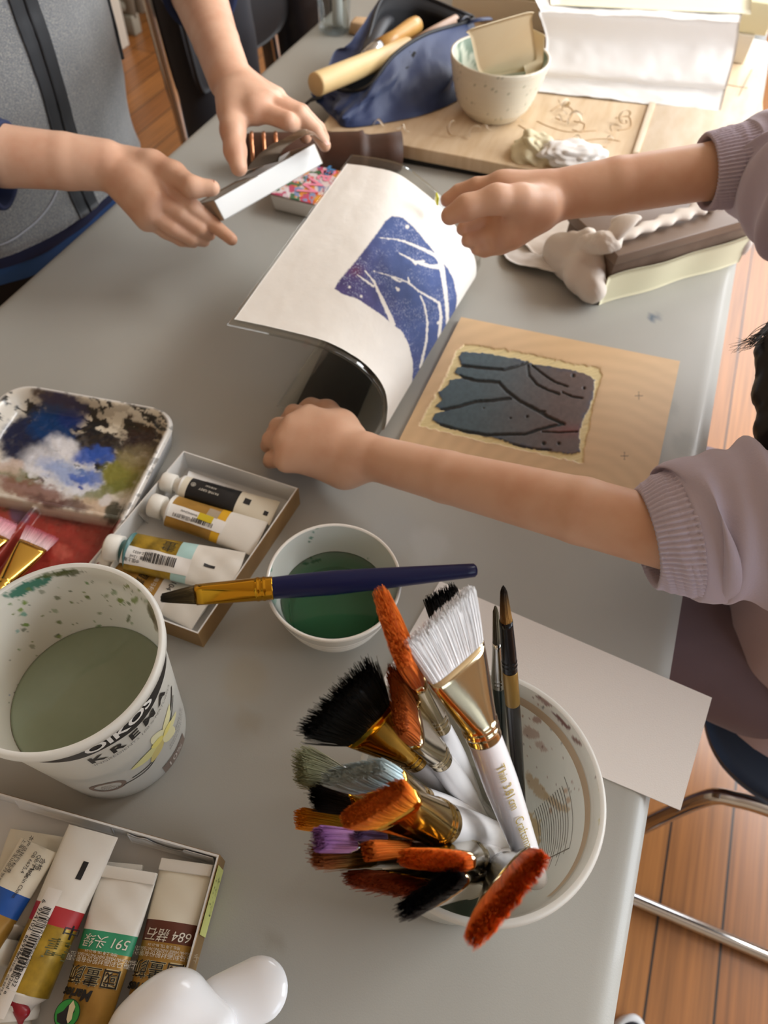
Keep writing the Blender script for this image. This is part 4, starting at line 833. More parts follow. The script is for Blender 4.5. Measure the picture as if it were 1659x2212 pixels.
# loose card under the brush tub, hanging over the table edge
cw = [P(950, 1255, .0012), P(1538, 1507, .0012), P(1470, 1750, .0012)]; c4_ = cw[0] + cw[2] - cw[1] + nrm(cw[2] - cw[1]) * .01
g = np.array([[(cw[0] * (1 - a) + cw[1] * a) * (1 - b) + (c4_ * (1 - a) + cw[2] * a) * b for b in np.linspace(0, 1, 6)] for a in np.linspace(0, 1, 14)]); g = g[:, ::-1] if np.cross(g[1, 0] - g[0, 0], g[0, 1] - g[0, 0])[2] < 0 else g
mb = MB(); mb.add(*slab(g, .0011)); tag(mb.build('paper_sheet', M('heavy_paper', '#e9e4de', .85, bump=(900, .25, .0008)), smooth=False), 'blank off white watercolour sheet under the brush tub, overhanging the table edge', 'paper')
# ================================================================= carved wood block with ink
cc = lambda pts: [(900 + x / 2.765, 650 + y / 2.765) for x, y in pts]
kTR = P(1469, 780, .006); kTL = P(998, 685, .006); ku = nrm(kTL - kTR); kv = nrm(np.array(P(1413, 1050, .006)) - kTR); BW, BL = .245, .236
n_ = 330; a_s = np.linspace(0, 1, n_); U_, V_ = np.meshgrid(a_s * BW, a_s * BL, indexing='ij'); pts = kTR + U_[..., None] * ku + V_[..., None] * kv
q = PX(pts.reshape(-1, 3)); x, y = q[:, 0], q[:, 1]
ink = cc([(270, 300), (420, 310), (660, 355), (700, 375), (900, 405), (1020, 435), (1065, 470), (1060, 560), (1030, 640), (1000, 700), (975, 780), (975, 900), (930, 915), (780, 895), (600, 865), (500, 825), (300, 785), (150, 745), (90, 710), (110, 670), (170, 655), (110, 630), (150, 590), (130, 545), (190, 500), (200, 470), (270, 455), (225, 425), (240, 400), (270, 380), (250, 330)])
marg = cc([(285, 258), (500, 285), (700, 320), (900, 368), (1095, 398), (1105, 440), (1075, 560), (1035, 700), (1003, 880), (995, 968), (800, 925), (400, 838), (20, 745), (60, 650), (160, 480), (240, 300)])
jit = 3.5 * (fbm(x / 7, y / 7, 61) - .5) * 2
dI = inpoly(q, ink) + jit * .8; dM = inpoly(q, marg) + 4 * (fbm(x / 10, y / 10, 62) - .5) * 2
gro = [([(265, 385), (400, 400), (520, 410), (600, 390), (660, 365), (690, 345)], 3.2), ([(260, 450), (350, 475), (490, 485), (540, 540), (620, 600), (700, 640), (780, 690), (880, 735)], 3.4), ([(620, 600), (650, 620), (710, 655), (765, 660)], 2.0), ([(150, 650), (250, 630), (350, 600), (450, 595), (560, 580)], 3.4),
       ([(110, 730), (250, 770), (420, 800), (550, 795), (650, 795), (720, 770), (800, 750), (870, 735)], 3.0), ([(665, 385), (670, 440), (720, 500), (780, 530), (850, 555)], 2.6), ([(690, 385), (760, 440), (820, 480), (900, 510)], 2.2), ([(870, 545), (930, 570), (990, 580)], 2.0), ([(750, 780), (850, 785), (960, 780)], 1.6), ([(500, 830), (560, 850), (680, 880), (800, 890)], 1.8)]
gd = np.full(len(q), 99.)
for pl, wd in gro: d, _ = seg_dist(q, cc(pl)); gd = np.minimum(gd, d + 1.2 * (fbm(x / 4, y / 4, 63) - .5) * 2 - wd)
for px_, py_, r_ in [(935, 445, 4), (1000, 520, 3), (660, 690, 3), (760, 850, 4), (850, 850, 3.5), (400, 640, 1.5), (560, 700, 2)]: c0 = cc([(px_, py_)])[0]; gd = np.minimum(gd, np.hypot(x - c0[0], y - c0[1]) - r_)
inI = 1 - sstep(-1, 1, dI); inM = 1 - sstep(-2, 2, dM); gr = (1 - sstep(-1.5, 1.2, gd)) * inI
rings_ = np.sin(np.hypot((x - 1245) * .8, (y - 1095)) / 4.2 + 3 * fbm(x / 50, y / 50, 64)); wood = np.array(lin('#cfae84')) * (1 + .035 * rings_ + .08 * (fbm(x / 90, y / 12, 65) - .5))[:, None]
chis = fbm((x * .3 + y) / 3, (x - y * .3) / 30, 66); mcol = np.array(lin('#d8c590')) * (.85 + .3 * chis)[:, None]
t_ = sstep(1010, 1260, x + .25 * (y - 850) + 40 * (fbm(x / 30, y / 30, 67) - .5))[:, None]; icol = (np.array(lin('#3f525a')) * (1 - t_) + np.array(lin('#5b4842')) * t_) * (.75 + .5 * fbm(x / 6, y / 6, 68))[:, None]
edgeb = np.exp(-(np.clip(-dI, 0, None) / 6) ** 2)[:, None] * (fbm(x / 14, y / 14, 69) > .5)[:, None]; icol = icol * (1 - .55 * edgeb) + np.array(lin('#2c3f5c')) * .55 * edgeb
rr1 = np.exp(-((y - 930) / 14) ** 2) * sstep(1170, 1230, x); icol = icol * (1 - .5 * rr1[:, None]) + np.array(lin('#7a3430')) * .5 * rr1[:, None]
gcol = np.array(lin('#161b1c')) * np.ones((len(q), 1))
col = wood * (1 - inM[:, None]) + mcol * inM[:, None]; halo_ = np.exp(-(np.clip(dM, 0, None) / 6) ** 2) * (1 - inM) * sstep(.35, .7, fbm(x / 16, y / 16, 70)); col = col * (1 - .35 * halo_[:, None]) + np.array(lin('#a8845c')) * .35 * halo_[:, None]
col = col * (1 - inI[:, None]) + icol * inI[:, None]; col = col * (1 - gr[:, None]) + gcol * gr[:, None]
for cx_, cy_ in ((1349, 985), (1380, 855)):
    for dx, dy in ((9, 1.1), (1.1, 9)):
        k = (np.abs(x - cx_) < dx) & (np.abs(y - cy_) < dy); col[k] = col[k] * .45
H_ = -.0011 * inM * (1 - inI) * (.7 + .6 * chis) - .0016 * gr
pts[..., 2] += H_.reshape(n_, n_)
blk_ = thing('woodcut_block', 'birch printing block with a carved tree picture inked dark blue and brown', 'printing block', (*(kTR + ku * BW / 2 + kv * BL / 2)[:2], T))
v, f = gridm(pts); f = f[:, ::-1] if np.cross(ku, kv)[2] < 0 else f; mb = MB(); mb.add(v, f, 0, col)
i = np.arange(n_ * n_).reshape(n_, n_); per = np.concatenate([i[:, 0], i[-1, 1:], i[-2::-1, -1], i[0, -2:0:-1]]); rg = v[per]; lo = rg.copy(); lo[:, 2] = T + .0002
vv, ff = rings([rg, lo], False, True); mb.add(vv, ff if np.cross(ku, kv)[2] < 0 else [k[::-1] for k in ff], 0, lin('#b8935f')); mb.build('block', M('inked_birch', '#ffffff', .5, attr='Col'), blk_)
# dark reflection under the curled sheets, put in as a black brown strip
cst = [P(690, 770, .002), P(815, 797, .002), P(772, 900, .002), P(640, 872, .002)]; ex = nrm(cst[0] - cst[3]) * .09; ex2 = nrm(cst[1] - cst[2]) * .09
tag(MB().add(*hexa([p * np.array([1, 1, 0]) + np.array([0, 0, T + .0003]) for p in (cst[0] + ex, cst[1] + ex2, cst[2], cst[3])], [p + np.array([0, 0, -.0002]) for p in (cst[0] + ex, cst[1] + ex2, cst[2], cst[3])], .0004)).build('reflection_strip', M('dark_reflection', '#2b2422', .35)), 'dark brown strip on the table standing in for a reflection under the curled clear sheet', 'reflection strip')

# ================================================================= curled print and clear backing sheet
nearp = [(.157, .0075), (.1525, .014), (.151, .032), (.1515, .05), (.156, .068), (.169, .085), (.188, .096), (.215, .102), (.262, .100), (.305, .096)]
farp = [(.157, .0075), (.1445, .012), (.139, .026), (.146, .05), (.170, .078), (.190, .096), (.212, .109), (.240, .121), (.268, .122), (.301, .119)]
def sheet(x0, x1, tail, lead, nu=200, nv=220, off=0.):
    A = spline(np.c_[np.zeros(len(nearp)), nearp], nv); B = spline(np.c_[np.zeros(len(farp)), farp], nv)
    if tail: A = np.vstack([A, A[-1] + (A[-1] - A[-8]) / 7 * np.arange(1, int(tail / .0016))[:, None] * .7]); B = np.vstack([B, B[-1] + (B[-1] - B[-8]) / 7 * np.arange(1, int(tail / .0016))[:, None] * .7])
    if lead:
        k = np.linspace(1, 0, 30)[:-1, None]; L = np.c_[np.zeros((29, 1)), A[0, 1] + lead * k, np.full((29, 1), .0032)]; A = np.vstack([L, A]); L2 = L.copy(); L2[:, 1] += B[0, 1] - A[29, 1]; B = np.vstack([L2, B])
    s = (np.linspace(x0, x1, nu) - .445) / (.70 - .445); P_ = A[None] * (1 - s)[:, None, None] + B[None] * s[:, None, None]; P_[..., 0] = np.linspace(x0, x1, nu)[:, None]; P_[..., 2] += T
    if off:
        n = np.cross(np.gradient(P_, axis=0), np.gradient(P_, axis=1)); n /= np.linalg.norm(n, axis=-1)[..., None]; P_ = P_ - n * off * (-1)
    return P_
sp = sheet(.445, .70, 0, 0, 330, 330)
sp[..., 2] += .0012 * (fbm(sp[..., 0] * 30, np.arange(330)[None, :] / 26. * np.ones((330, 1)), 71) - .5)
q = PX(sp.reshape(-1, 3)); x, y = q[:, 0], q[:, 1]; pc = lambda pts: [(500 + a / 2.765, 300 + b / 2.765) for a, b in pts]
prt = pc([(960, 460), (1020, 470), (1080, 520), (1150, 600), (1230, 700), (1290, 770), (1330, 850), (1347, 950), (1335, 1060), (1285, 1150), (1200, 1270), (1120, 1390), (1080, 1460), (1085, 1340), (1060, 1230), (1020, 1150), (960, 1105), (880, 1040), (760, 960), (660, 925), (615, 895), (640, 850), (750, 720), (880, 550), (920, 490)])
dP = inpoly(q, prt) + 1.6 * (fbm(x / 4, y / 4, 72) - .5) * 2; inP = 1 - sstep(-1.2, 1.2, dP)
bra = [([(1290, 1110), (1288, 1000), (1272, 870), (1262, 800), (1250, 740)], 3, 6), ([(1250, 740), (1225, 700), (1170, 670), (1100, 640), (1040, 615), (980, 600), (880, 590)], 4.5, .6), ([(1255, 765), (1190, 762), (1100, 735), (1000, 680)], 5, .8), ([(1240, 1190), (1252, 1060), (1240, 980), (1190, 950), (1120, 910), (1060, 860), (990, 830), (850, 790)], 3.2, .5), ([(1130, 1365), (1165, 1200), (1170, 1090), (1155, 1000), (1130, 940)], 2.6, 1.2),
       ([(965, 1108), (920, 1000), (880, 920), (850, 850), (800, 790)], 5, 1), ([(850, 880), (790, 840), (750, 810)], 2.2, .6), ([(1100, 745), (1090, 735), (1150, 730)], 2.5, 2), ([(1060, 860), (1055, 830)], 2.5, 1), ([(1236, 1100), (1250, 1090)], 3, 2), ([(960, 825), (1000, 850), (1040, 850)], 2.2, 1)]
bd = np.full(len(q), 99.)
for pl, w0, w1 in bra: d, pr_ = seg_dist(q, pc(pl)); bd = np.minimum(bd, d - (w0 + (w1 - w0) * pr_) + 1.6 * (fbm(x / 3.5, y / 3.5, 73) - .5) * 2)
for a, b, r in [(995, 900, 3.5), (775, 940, 2.6), (705, 885, 2.4), (1050, 525, 4), (985, 890, 2)]: c0 = pc([(a, b)])[0]; bd = np.minimum(bd, np.hypot(x - c0[0], y - c0[1]) - r)
wb = (1 - sstep(-.6, 1.2, bd)); t_ = sstep(900, 740, x + .3 * (650 - y) + 40 * (fbm(x / 25, y / 25, 74) - .5))[:, None]
ic = np.array(lin('#46598e')) * (1 - t_) + np.array(lin('#4a4074')) * t_; ic = ic * (.8 + .45 * fbm(x / 18, y / 18, 75))[:, None]
rs_ = np.exp(-(((x - 768) / 16) ** 2 + ((y - 585) / 14) ** 2))[:, None] * .7; ic = ic * (1 - rs_) + np.array(lin('#6b2f4c')) * rs_
spk = sstep(.62, .72, fbm(x / 1.7, y / 1.7, 76, 2))[:, None] * .55 * sstep(.35, .6, fbm(x / 30, y / 30, 77))[:, None]; ic = ic * (1 - spk) + np.array(lin('#b9c0d8')) * spk
pap = np.array(lin('#efece5')) * (.97 + .06 * fbm(x / 20, y / 20, 78))[:, None]
k = (inP * (1 - wb))[:, None]; col = pap * (1 - k) + ic * k
v, f = slab(sp, .00025); nn_ = len(v) // 2
# keep the printed face outward (towards the lens)
prn = mk('printed_paper', v, f, M('washi', '#ffffff', .8, attr='Col', bump=(350, .12, .0006)), None, True, None, np.vstack([col, pap]))
tag(prn, 'curled white paper bearing a blue night print of pale bare trees, lifted off its block', 'print')
def thin_clear(name, tint=(.93, .95, .95), ior=1.45, rough=.02):
    m = bpy.data.materials.new(name); m.use_nodes = True; nt = m.node_tree; nt.nodes.clear(); N, L = nt.nodes.new, nt.links.new
    o, tr, gl, mx = N('ShaderNodeOutputMaterial'), N('ShaderNodeBsdfTransparent'), N('ShaderNodeBsdfGlossy'), N('ShaderNodeMixShader')
    tr.inputs[0].default_value = (*tint, 1); gl.inputs['Roughness'].default_value = rough
    pw, ml, ad = N('ShaderNodeMath'), N('ShaderNodeMath'), N('ShaderNodeMath'); lw = N('ShaderNodeLayerWeight'); lw.inputs[0].default_value = .5; pw.operation = 'POWER'; pw.inputs[1].default_value = 4; ml.operation = 'MULTIPLY'; ml.inputs[1].default_value = .55; ad.operation = 'ADD'; ad.inputs[1].default_value = .045
    L(lw.outputs['Facing'], pw.inputs[0]); L(pw.outputs[0], ml.inputs[0]); L(ml.outputs[0], ad.inputs[0]); L(ad.outputs[0], mx.inputs[0]); L(tr.outputs[0], mx.inputs[1]); L(gl.outputs[0], mx.inputs[2]); L(mx.outputs[0], o.inputs[0]); return m
ac = sheet(.437, .720, .006, .11, 70, 120, -.0016)
v, f = slab(ac, .0004); clr = tag(mk('clear_sheet', v, f, thin_clear('acetate', (.90, .90, .88), 1.6), None, True), 'clear plastic backing sheet curled behind the blue tree print', 'clear sheet')

yt = P(944, 430, .118); MB().add(*box(yt, (.010, .002, .009), rotz(.5), .0006)).build('yellow_glint', M('yellow_glint', '#d9d81e', .4), clr)  # painted flare: small yellow box stands in for a glint on the clear sheet
# ================================================================= far boards
bz = .026
fA, fB = P(690, 279, bz), P(1120, 361, bz); fu = nrm(fB - fA); rr0 = P(1650, 293, bz); fn = nrm(np.cross(UP, fu)); fn = fn if fn[0] > 0 else -fn
L_tot = float((rr0 - fA) @ fu); dpt = float((P(1625, 127, bz) - fA) @ fn)
birch = M('birch_ply', '#d9c3a4', .55, var=(6, '#c9ae8a', .4, .7), scale3=(2, 14, 2)); birch2 = M('pale_ply', '#dcccb6', .6, var=(5, '#cfbb9e', .4, .7), scale3=(3, 10, 2))
bd_ = thing('carving_board', 'large birch plywood board with carved outlines and loose shavings behind the cloth wrapped box', 'board', (*(fA + fu * L_tot / 2 + fn * dpt / 2)[:2], T + .008))
cor = [fA, fA + fu * L_tot, fA + fu * L_tot + fn * dpt, fA + fn * dpt]; dz = np.array([0, 0, .018])
MB().add(*hexa([p - dz for p in cor], cor, .0012)).build('plywood', birch, bd_)
strp = [P(1365, 335, bz + .0004), P(1378, 335, bz + .0004), P(1414, 228, bz + .0004), P(1402, 226, bz + .0004)]
mb = MB()
for pl in ([(1190, 240), (1215, 226), (1238, 240), (1225, 262), (1200, 255)], [(1160, 262), (1190, 275), (1230, 285), (1290, 282)], [(1240, 262), (1262, 268), (1258, 285), (1236, 280)], [(1330, 255), (1358, 252), (1362, 275), (1335, 282)], [(1165, 300), (1240, 305), (1300, 300), (1340, 305)], [(1180, 318), (1250, 322), (1310, 318)], [(1120, 270), (1150, 290), (1170, 320)]):
    p3 = spline([P(a, b, bz + .0003) for a, b in pl], 24); mb.add(*tube(p3, .0008, 6))
mb.build('carved_outline', M('carved_line', '#bfa07a', .7), bd_)
mb = MB(); mb.add(*tube([P(1625, 150, bz + .0002), P(1585, 230, bz + .0002), P(1560, 310, bz + .0002)], .0007, 5)); mb.add(*tube([P(1570, 183, bz + .0002), P(1615, 190, bz + .0002)], .0006, 5)); mb.build('pencil_line', M('pencil_line', '#a8977f', .8), bd_)
tag(MB().add(*hexa([p - np.array([0, 0, .0003]) for p in strp], [p + np.array([0, 0, .0045]) for p in strp], .0005)).build('wood_strip', birch2), 'thin pale wood strip laid across the carved plywood board', 'wood strip')
th = [P(1362, 345, bz + .001), P(1630, 372, bz + .001), P(1630, 212, bz + .001), P(1410, 197, bz + .001)]
tag(MB().add(*hexa([p - np.array([0, 0, .0008]) for p in th], [p + np.array([0, 0, .0016]) for p in th], .0004)).build('ply_sheet', birch2), 'smooth pale veneer sheet on the carved board below the draped white paper', 'veneer sheet')
m4 = [P(880, 343, .0075), P(1118, 384, .0075)]; mu = nrm(m4[1] - m4[0]); m4 = [m4[0] - mu * .02, m4[1] + mu * .02]; mm = [m4[0], m4[1], m4[1] + fn * .16, m4[0] + fn * .16]
tag(MB().add(*hexa([p * np.array([1, 1, 0]) + np.array([0, 0, T + .0003]) for p in mm], mm, .001)).build('rubber_mat', M('black_rubber', '#161617', .6)), 'black rubber mat sticking out under the front edge of the plywood board', 'mat')
for k, s in enumerate(np.linspace(.2, .85, 3)): pass
mb = MB(); p0 = cor[2] - fn * .02 - fu * .02
for (a, b) in ((.03, .05), (.9, .05), (.03, .9), (.9, .9)): pass
# board feet: it rests on two thin battens
for s in (.06, .52, .94):
    p = fA + fu * L_tot * s + fn * .03; p2 = p + fn * (dpt - .06)
    v, f = hexa([np.array([*(a)[:2], T + .0002]) for a in (p - fu * .01, p + fu * .01, p2 + fu * .01, p2 - fu * .01)], [np.array([*(a)[:2], T + .0079]) for a in (p - fu * .01, p + fu * .01, p2 + fu * .01, p2 - fu * .01)])
    MB().add(v, f).build('batten', birch, bd_)
# wood shavings
def shaving(px, py, s, tw, seed):
    g = np.random.default_rng(seed); c = P(px, py, bz + .001); a0 = g.uniform(0, 6); t = np.linspace(0, 1, 26); d = np.array([math.cos(a0), math.sin(a0), 0]); e = np.array([-d[1], d[0], 0]); r = s * .28 * (1 - .4 * t)
    ctr = c + np.outer((t - .5) * s, d) + np.outer(np.sin(t * tw) * r, e) + np.outer(r * (1 - np.cos(t * tw)) + .0006, UP); wv = (d * .35 + e * .2 + UP * .25) * s * .35
    mb = MB(); mb.add(*slab(np.stack([ctr - wv * .5, ctr, ctr + wv * .5], 1) + UP * s * .05, .0004))
    return tag(mb.build('wood_shaving', birch2), 'thin curled wood shaving lying on the carved plywood board', 'wood shaving', 'wood shavings on the plywood board')
for k, (a, b, s, tw) in enumerate([(972, 288, .030, 7), (1024, 292, .026, 6), (1050, 280, .014, 5), (1218, 238, .030, 8), (1244, 266, .030, 8), (1205, 262, .016, 6), (1344, 266, .030, 9), (1318, 280, .016, 6), (1178, 322, .016, 6), (1246, 308, .018, 7), (1316, 306, .014, 6), (1120, 255, .022, 6), (870, 283, .018, 7), (818, 272, .016, 6)]): shaving(a, b, s, tw, k)

# ---- foam block stack with draped paper
foam = M('cream_foam', '#dfd6ae', .7, bump=(200, .2, .001)); foamw = M('cream_board', '#d9cdb6', .65)
x1 = P(1606, 140, bz); su = nrm(P(1606, 140, bz) - P(1578, 137, bz)); su = fu * .97 + su * .03; su = nrm(su); sn = nrm(np.cross(UP, su)); sn = sn if sn[0] > 0 else -sn
def stk(z0, z1, right, length, dep, inset, name, m, label, cat):
    p = x1 + su * right; p = np.array([p[0], p[1], 0]); q_ = [p - su * length, p, p + sn * dep, p + sn * dep - su * length]; q_ = [a + sn * inset for a in q_]
    return tag(MB().add(*hexa([a + UP * (T + z0) for a in q_], [a + UP * (T + z1) for a in q_], .002)).build(name, m), label, cat)
stk(bz + .0002, bz + .042, 0, .50, .24, 0, 'block', foamw, 'cream block at the bottom of the stack under the draped white paper', 'block')
stk(bz + .0424, bz + .086, .016, .50, .24, .004, 'block', foam, 'pale yellow block on top of the stack under the draped white paper', 'block')
tz = bz + .0865
def pgrid(rows, nu=26, nv=30, noise_=.0015, seed=0):
    """rows: list of (left px, right px, z)"""
    P_ = np.array([[P(*(np.array(l) * (1 - s) + np.array(r_) * s), z) for s in np.linspace(0, 1, nv)] for l, r_, z in rows]); out = np.stack([spline(P_[:, k], nu) for k in range(nv)], 1)
    u, w = np.meshgrid(np.arange(nu), np.arange(nv), indexing='ij'); out[..., 2] += noise_ * (fbm(u / 5., w / 6., seed) - .5) * 2; return out
def up_slab(g, th): n = np.cross(g[1, 0] - g[0, 0], g[0, 1] - g[0, 0]); return slab(g if n[2] > 0 else g[:, ::-1], th)
wpm = M('tracing_paper', '#e9e7e4', .7); 
g = pgrid([((1150, -10), (1612, -8), tz + .004), ((1168, 22), (1600, 44), tz + .004), ((1165, 30), (1598, 52), tz + .002), ((1180, 85), (1590, 110), .082), ((1172, 150), (1572, 180), .052), ((1160, 168), (1566, 200), .040), ((1146, 196), (1556, 240), .0285)], 60, 60, .0028, 81)
tag(MB().add(*up_slab(g, .0003)).build('draped_paper', wpm), 'large white tracing paper draped over the stack and down onto the plywood', 'paper')
g = pgrid([((1185, -60), (1625, -55), tz + .006), ((1190, 10), (1622, 30), tz + .0062)], 10, 20, .0006, 82)
tag(MB().add(*up_slab(g, .0008)).build('cream_sheet', M('cream_paper', '#e9e3c4', .7)), 'cream paper sheet lying flat on the very top of the stack', 'paper')

# ---- speckled studio bowl with veneer offcuts standing in it
sc_ = P(1062, 243, bz + .001); sb = thing('bowl', 'speckled cream pottery bowl with veneer offcuts standing on the plywood board', 'bowl', sc_)
spk_m = M('speckled_glaze', '#d9d2c0', .35, attr='Col'); pr = [(.038, 0), (.041, .002), (.047, .010)] + [(.047 + .0225 * ((z - .01) / .066) ** .62 + .0006 * math.sin(z * 900), z) for z in np.linspace(.014, .076, 24)] + [(.0692, .078), (.0672, .0785), (.0655, .077)]
v, f = lathe(pr, sc_, 160, (True, False)); n = fbm(np.arctan2(v[:, 1] - sc_[1], v[:, 0] - sc_[0]) * 22, v[:, 2] * 420, 83, 2); zr = (v[:, 2] - sc_[2]) / .078
col = np.array(lin('#d9d2c0')) * np.ones((len(v), 1)); k = sstep(.80, .86, n)[:, None] * .8; col = col * (1 - k) + np.array(lin('#6c775c')) * k
MB().add(v, f, 0, col).build('outer_wall', spk_m, sb)
v, f = lathe([(.030, .004)] + [(.0445 + .0215 * ((z - .01) / .066) ** .62, z) for z in np.linspace(.012, .077, 16)], sc_, 96, (True, False)); f = [k[::-1] for k in f]; n = fbm(v[:, 0] * 120, v[:, 2] * 90, 84); col = np.array(lin('#c9cdbc')) * np.ones((len(v), 1)); k = sstep(.45, .6, n)[:, None] * .75; col = col * (1 - k) + np.array(lin('#4f6e5a')) * k
MB().add(v, f, 0, col).build('inner_wall', spk_m, sb)
ven = M('veneer', '#ecdcba', .55, var=(7, '#e2caa0', .4, .7), scale3=(1, 1, .3), transl=.25)
def veneer(cs, label, bow, z_t, z_b, seed):
    """cs: tl, tr, br, bl pixels"""
    g = np.zeros((18, 18, 3)); tl, tr, br_, bl = [np.array(c, float) for c in cs]
    for i, a in enumerate(np.linspace(0, 1, 18)):
        for j, b in enumerate(np.linspace(0, 1, 18)):
            a0, b0 = a * 2 - 1, b * 2 - 1; rm = max(abs(a0), abs(b0)); an_ = math.atan2(b0, a0); kk_ = (abs(math.cos(an_)) ** 9 + abs(math.sin(an_)) ** 9) ** (-1 / 9); a, b = rm * kk_ * math.cos(an_) * .5 + .5, rm * kk_ * math.sin(an_) * .5 + .5
            px = (tl * (1 - a) + tr * a) * (1 - b) + (bl * (1 - a) + br_ * a) * b; p = P(*px, z_t * (1 - b) + z_b * b); away = nrm(p - np.array([0, 0, T + HC])); g[i, j] = p + away * bow * (4 * (a - .5) ** 2)
    n = np.cross(g[1, 0] - g[0, 0], g[0, 1] - g[0, 0]); mb = MB(); mb.add(*slab(g, .0009)); return tag(mb.build('veneer_offcut', ven), label, 'veneer offcut', 'veneer offcuts in the speckled bowl')
veneer([(1000, 66), (1158, 20), (1174, 146), (1024, 171)], 'curved pale veneer offcut at the front of the speckled bowl', .003, .200, .092, 1)
veneer([(1120, 48), (1181, 76), (1176, 150), (1130, 168)], 'second veneer offcut showing behind the front one in the speckled bowl', .003, .150, .090, 2)

# ================================================================= navy zip pouch with carving tools
navy = M('navy_nylon', '#27375f', .5, bump=(70, .2, .002), sheen=.15); navyin = M('pouch_lining', '#0c0d12', .8)
ringb = [(694, 224), (722, 256), (752, 275), (850, 262), (930, 243), (1000, 207), (1030, 150), (980, 100), (880, 100), (800, 118), (752, 146), (708, 184)]
ringt = [(702, 168, .05), (742, 196, .050), (796, 186, .062), (850, 120, .085), (920, 74, .092), (1008, 48, .085), (1022, 38, .080), (985, 22, .088), (900, -10, .092), (828, -4, .098), (792, 92, .078), (760, 152, .060)]
pb = np.array([P(a, b, .0275 if a > 690 else .001) for a, b in ringb]); ptp = np.array([P(a, b, c) for a, b, c in ringt])
def closed_spline(p, n): k = len(p); e = np.concatenate([p[-3:], p, p[:3]]); s = spline(e, (k + 5) * 12 + 1); s = s[36:36 + k * 12]; return s
pbs, pts_ = closed_spline(pb, 0), closed_spline(ptp, 0); pbs[:, 2] = np.maximum(pbs[:, 2], T + .0268); cen = pbs.mean(0)
po = thing('tool_pouch', 'open navy zip pouch full of carving tools on the plywood board', 'pouch', (cen[0], cen[1], T + .0268))
rs = []; m = len(pbs); aa = np.arange(m)
for u in np.linspace(0, 1, 16):
    p = pbs * (1 - u) + pts_ * u; outw = p - cen; outw[:, 2] = 0; outw /= np.linalg.norm(outw, axis=1)[:, None]
    fold = .008 * np.sin(u * PI) * (.9 + 3.4 * (fbm(aa / 7., np.full(m, u * 2.2), 85) - .5) * 2); rs.append(p + outw * fold[:, None])
v, f = rings(rs, True, False); mk('shell', v, f, navy, po, True, sharp=1.2)
rs2 = [cen + ((pbs * (1 - u) + pts_ * u) - cen) * np.array([.84, .84, 1]) + UP * (.001 + .006 * (1 - u)) for u in np.linspace(1, 0, 10)]; rs2 = [rs[-1], rs[-1] * .6 + rs2[0] * .4 - UP * .003] + rs2[1:]; v, f = rings(rs2, False, True); mk('lining', v, f, navyin, po)
g = pgrid([((700, 170), (762, 158), .052), ((722, 112), (778, 132), .062), ((746, 100), (790, 100), .070), ((778, 62), (800, 62), .082), ((818, -2), (830, -6), .098)], 26, 12, .003, 98); MB().add(*up_slab(g, .0012)).build('side_panel', navy, po)
mb = MB(); mb.add(*tube(np.vstack([pts_, pts_[:1]]), .0028, 8, caps=False)); mb.build('zip_tape', M('zip_black', '#101116', .5), po)
mb = MB(); tg = [P(1010, 48, .086), P(1035, 42, .088), P(1060, 40, .086)]; mb.add(*tube(tg, .006, 8, ry=.0016)); mb.build('end_tab', navy, po)
mb = MB(); mb.add(*tube([P(700, 205, .040), P(676, 212, .032), P(652, 232, .012)], .0135, 10, ry=.0022)); mb.build('carry_strap', M('strap_black', '#111114', .6), po)
mb = MB(); mb.add(*tube([P(990, 45, .094), P(1004, 38, .094), P(1014, 40, .09)], .0028, 8)); mb.build('zip_slider', M('zip_metal', '#34353a', .3, .8), po)
wdh = M('tool_wood', '#c99a55', .4, coat=.2, var=(14, '#b07f3c', .4, .7)); dow = M('dowel_wood', '#d9bd88', .5, var=(12, '#cba870', .4, .7)); stl = M('tool_steel', '#c2c3c4', .2, 1.); blkr = M('tool_black', '#2c2d31', .5)
d0, d1 = P(681, 183, .0815), P(880, 104, .066); ax = nrm(d1 - d0); tag(MB().add(*lathe([(.013, .0), (.0145, .0015), (.0148, .004), (.0150, np.linalg.norm(d1 - d0))], d0, 32, (True, True), ax)).build('wooden_dowel', dow), 'pale round wooden dowel sticking out of the navy pouch', 'dowel')
ch = thing('wood_chisel', 'small wooden handled chisel with shiny ferrule lying in the navy pouch', 'chisel', P(905, 55, .05)); c0, c1_ = P(902, 52, .078), P(818, 103, .080); ax = nrm(c1_ - c0); l = np.linalg.norm(c1_ - c0)
MB().add(*lathe([(.006, 0), (.012, .004), (.013, .02), (.0105, l * .6), (.0115, l)], c0, 24, (True, True), ax)).build('handle', wdh, ch); e1 = P(788, 124, .078); MB().add(*lathe([(.0112, 0), (.0108, .01), (.0085, np.linalg.norm(e1 - c1_))], c1_, 24, (True, True), nrm(e1 - c1_))).build('ferrule', stl, ch)
c0, c1_ = P(832, 42, .070), P(792, 118, .074); tag(MB().add(*tube(spline([c0, c0 * .5 + c1_ * .5 + UP * .004, c1_], 12), np.linspace(.016, .010, 12), 14, ry=np.linspace(.011, .006, 12))).build('knife_handle', blkr), 'dark grey tapered knife handle beside the chisel in the pouch', 'knife')
c0, c1_ = P(985, 42, .080), P(880, 105, .070); tag(MB().add(*tube([c0, c0 * .5 + c1_ * .5, c1_], [.007, .009, .008], 14)).build('carving_gouge', M('pink_wood', '#b79a86', .5)), 'pinkish wooden gouge lying along the near zip edge of the pouch', 'gouge')

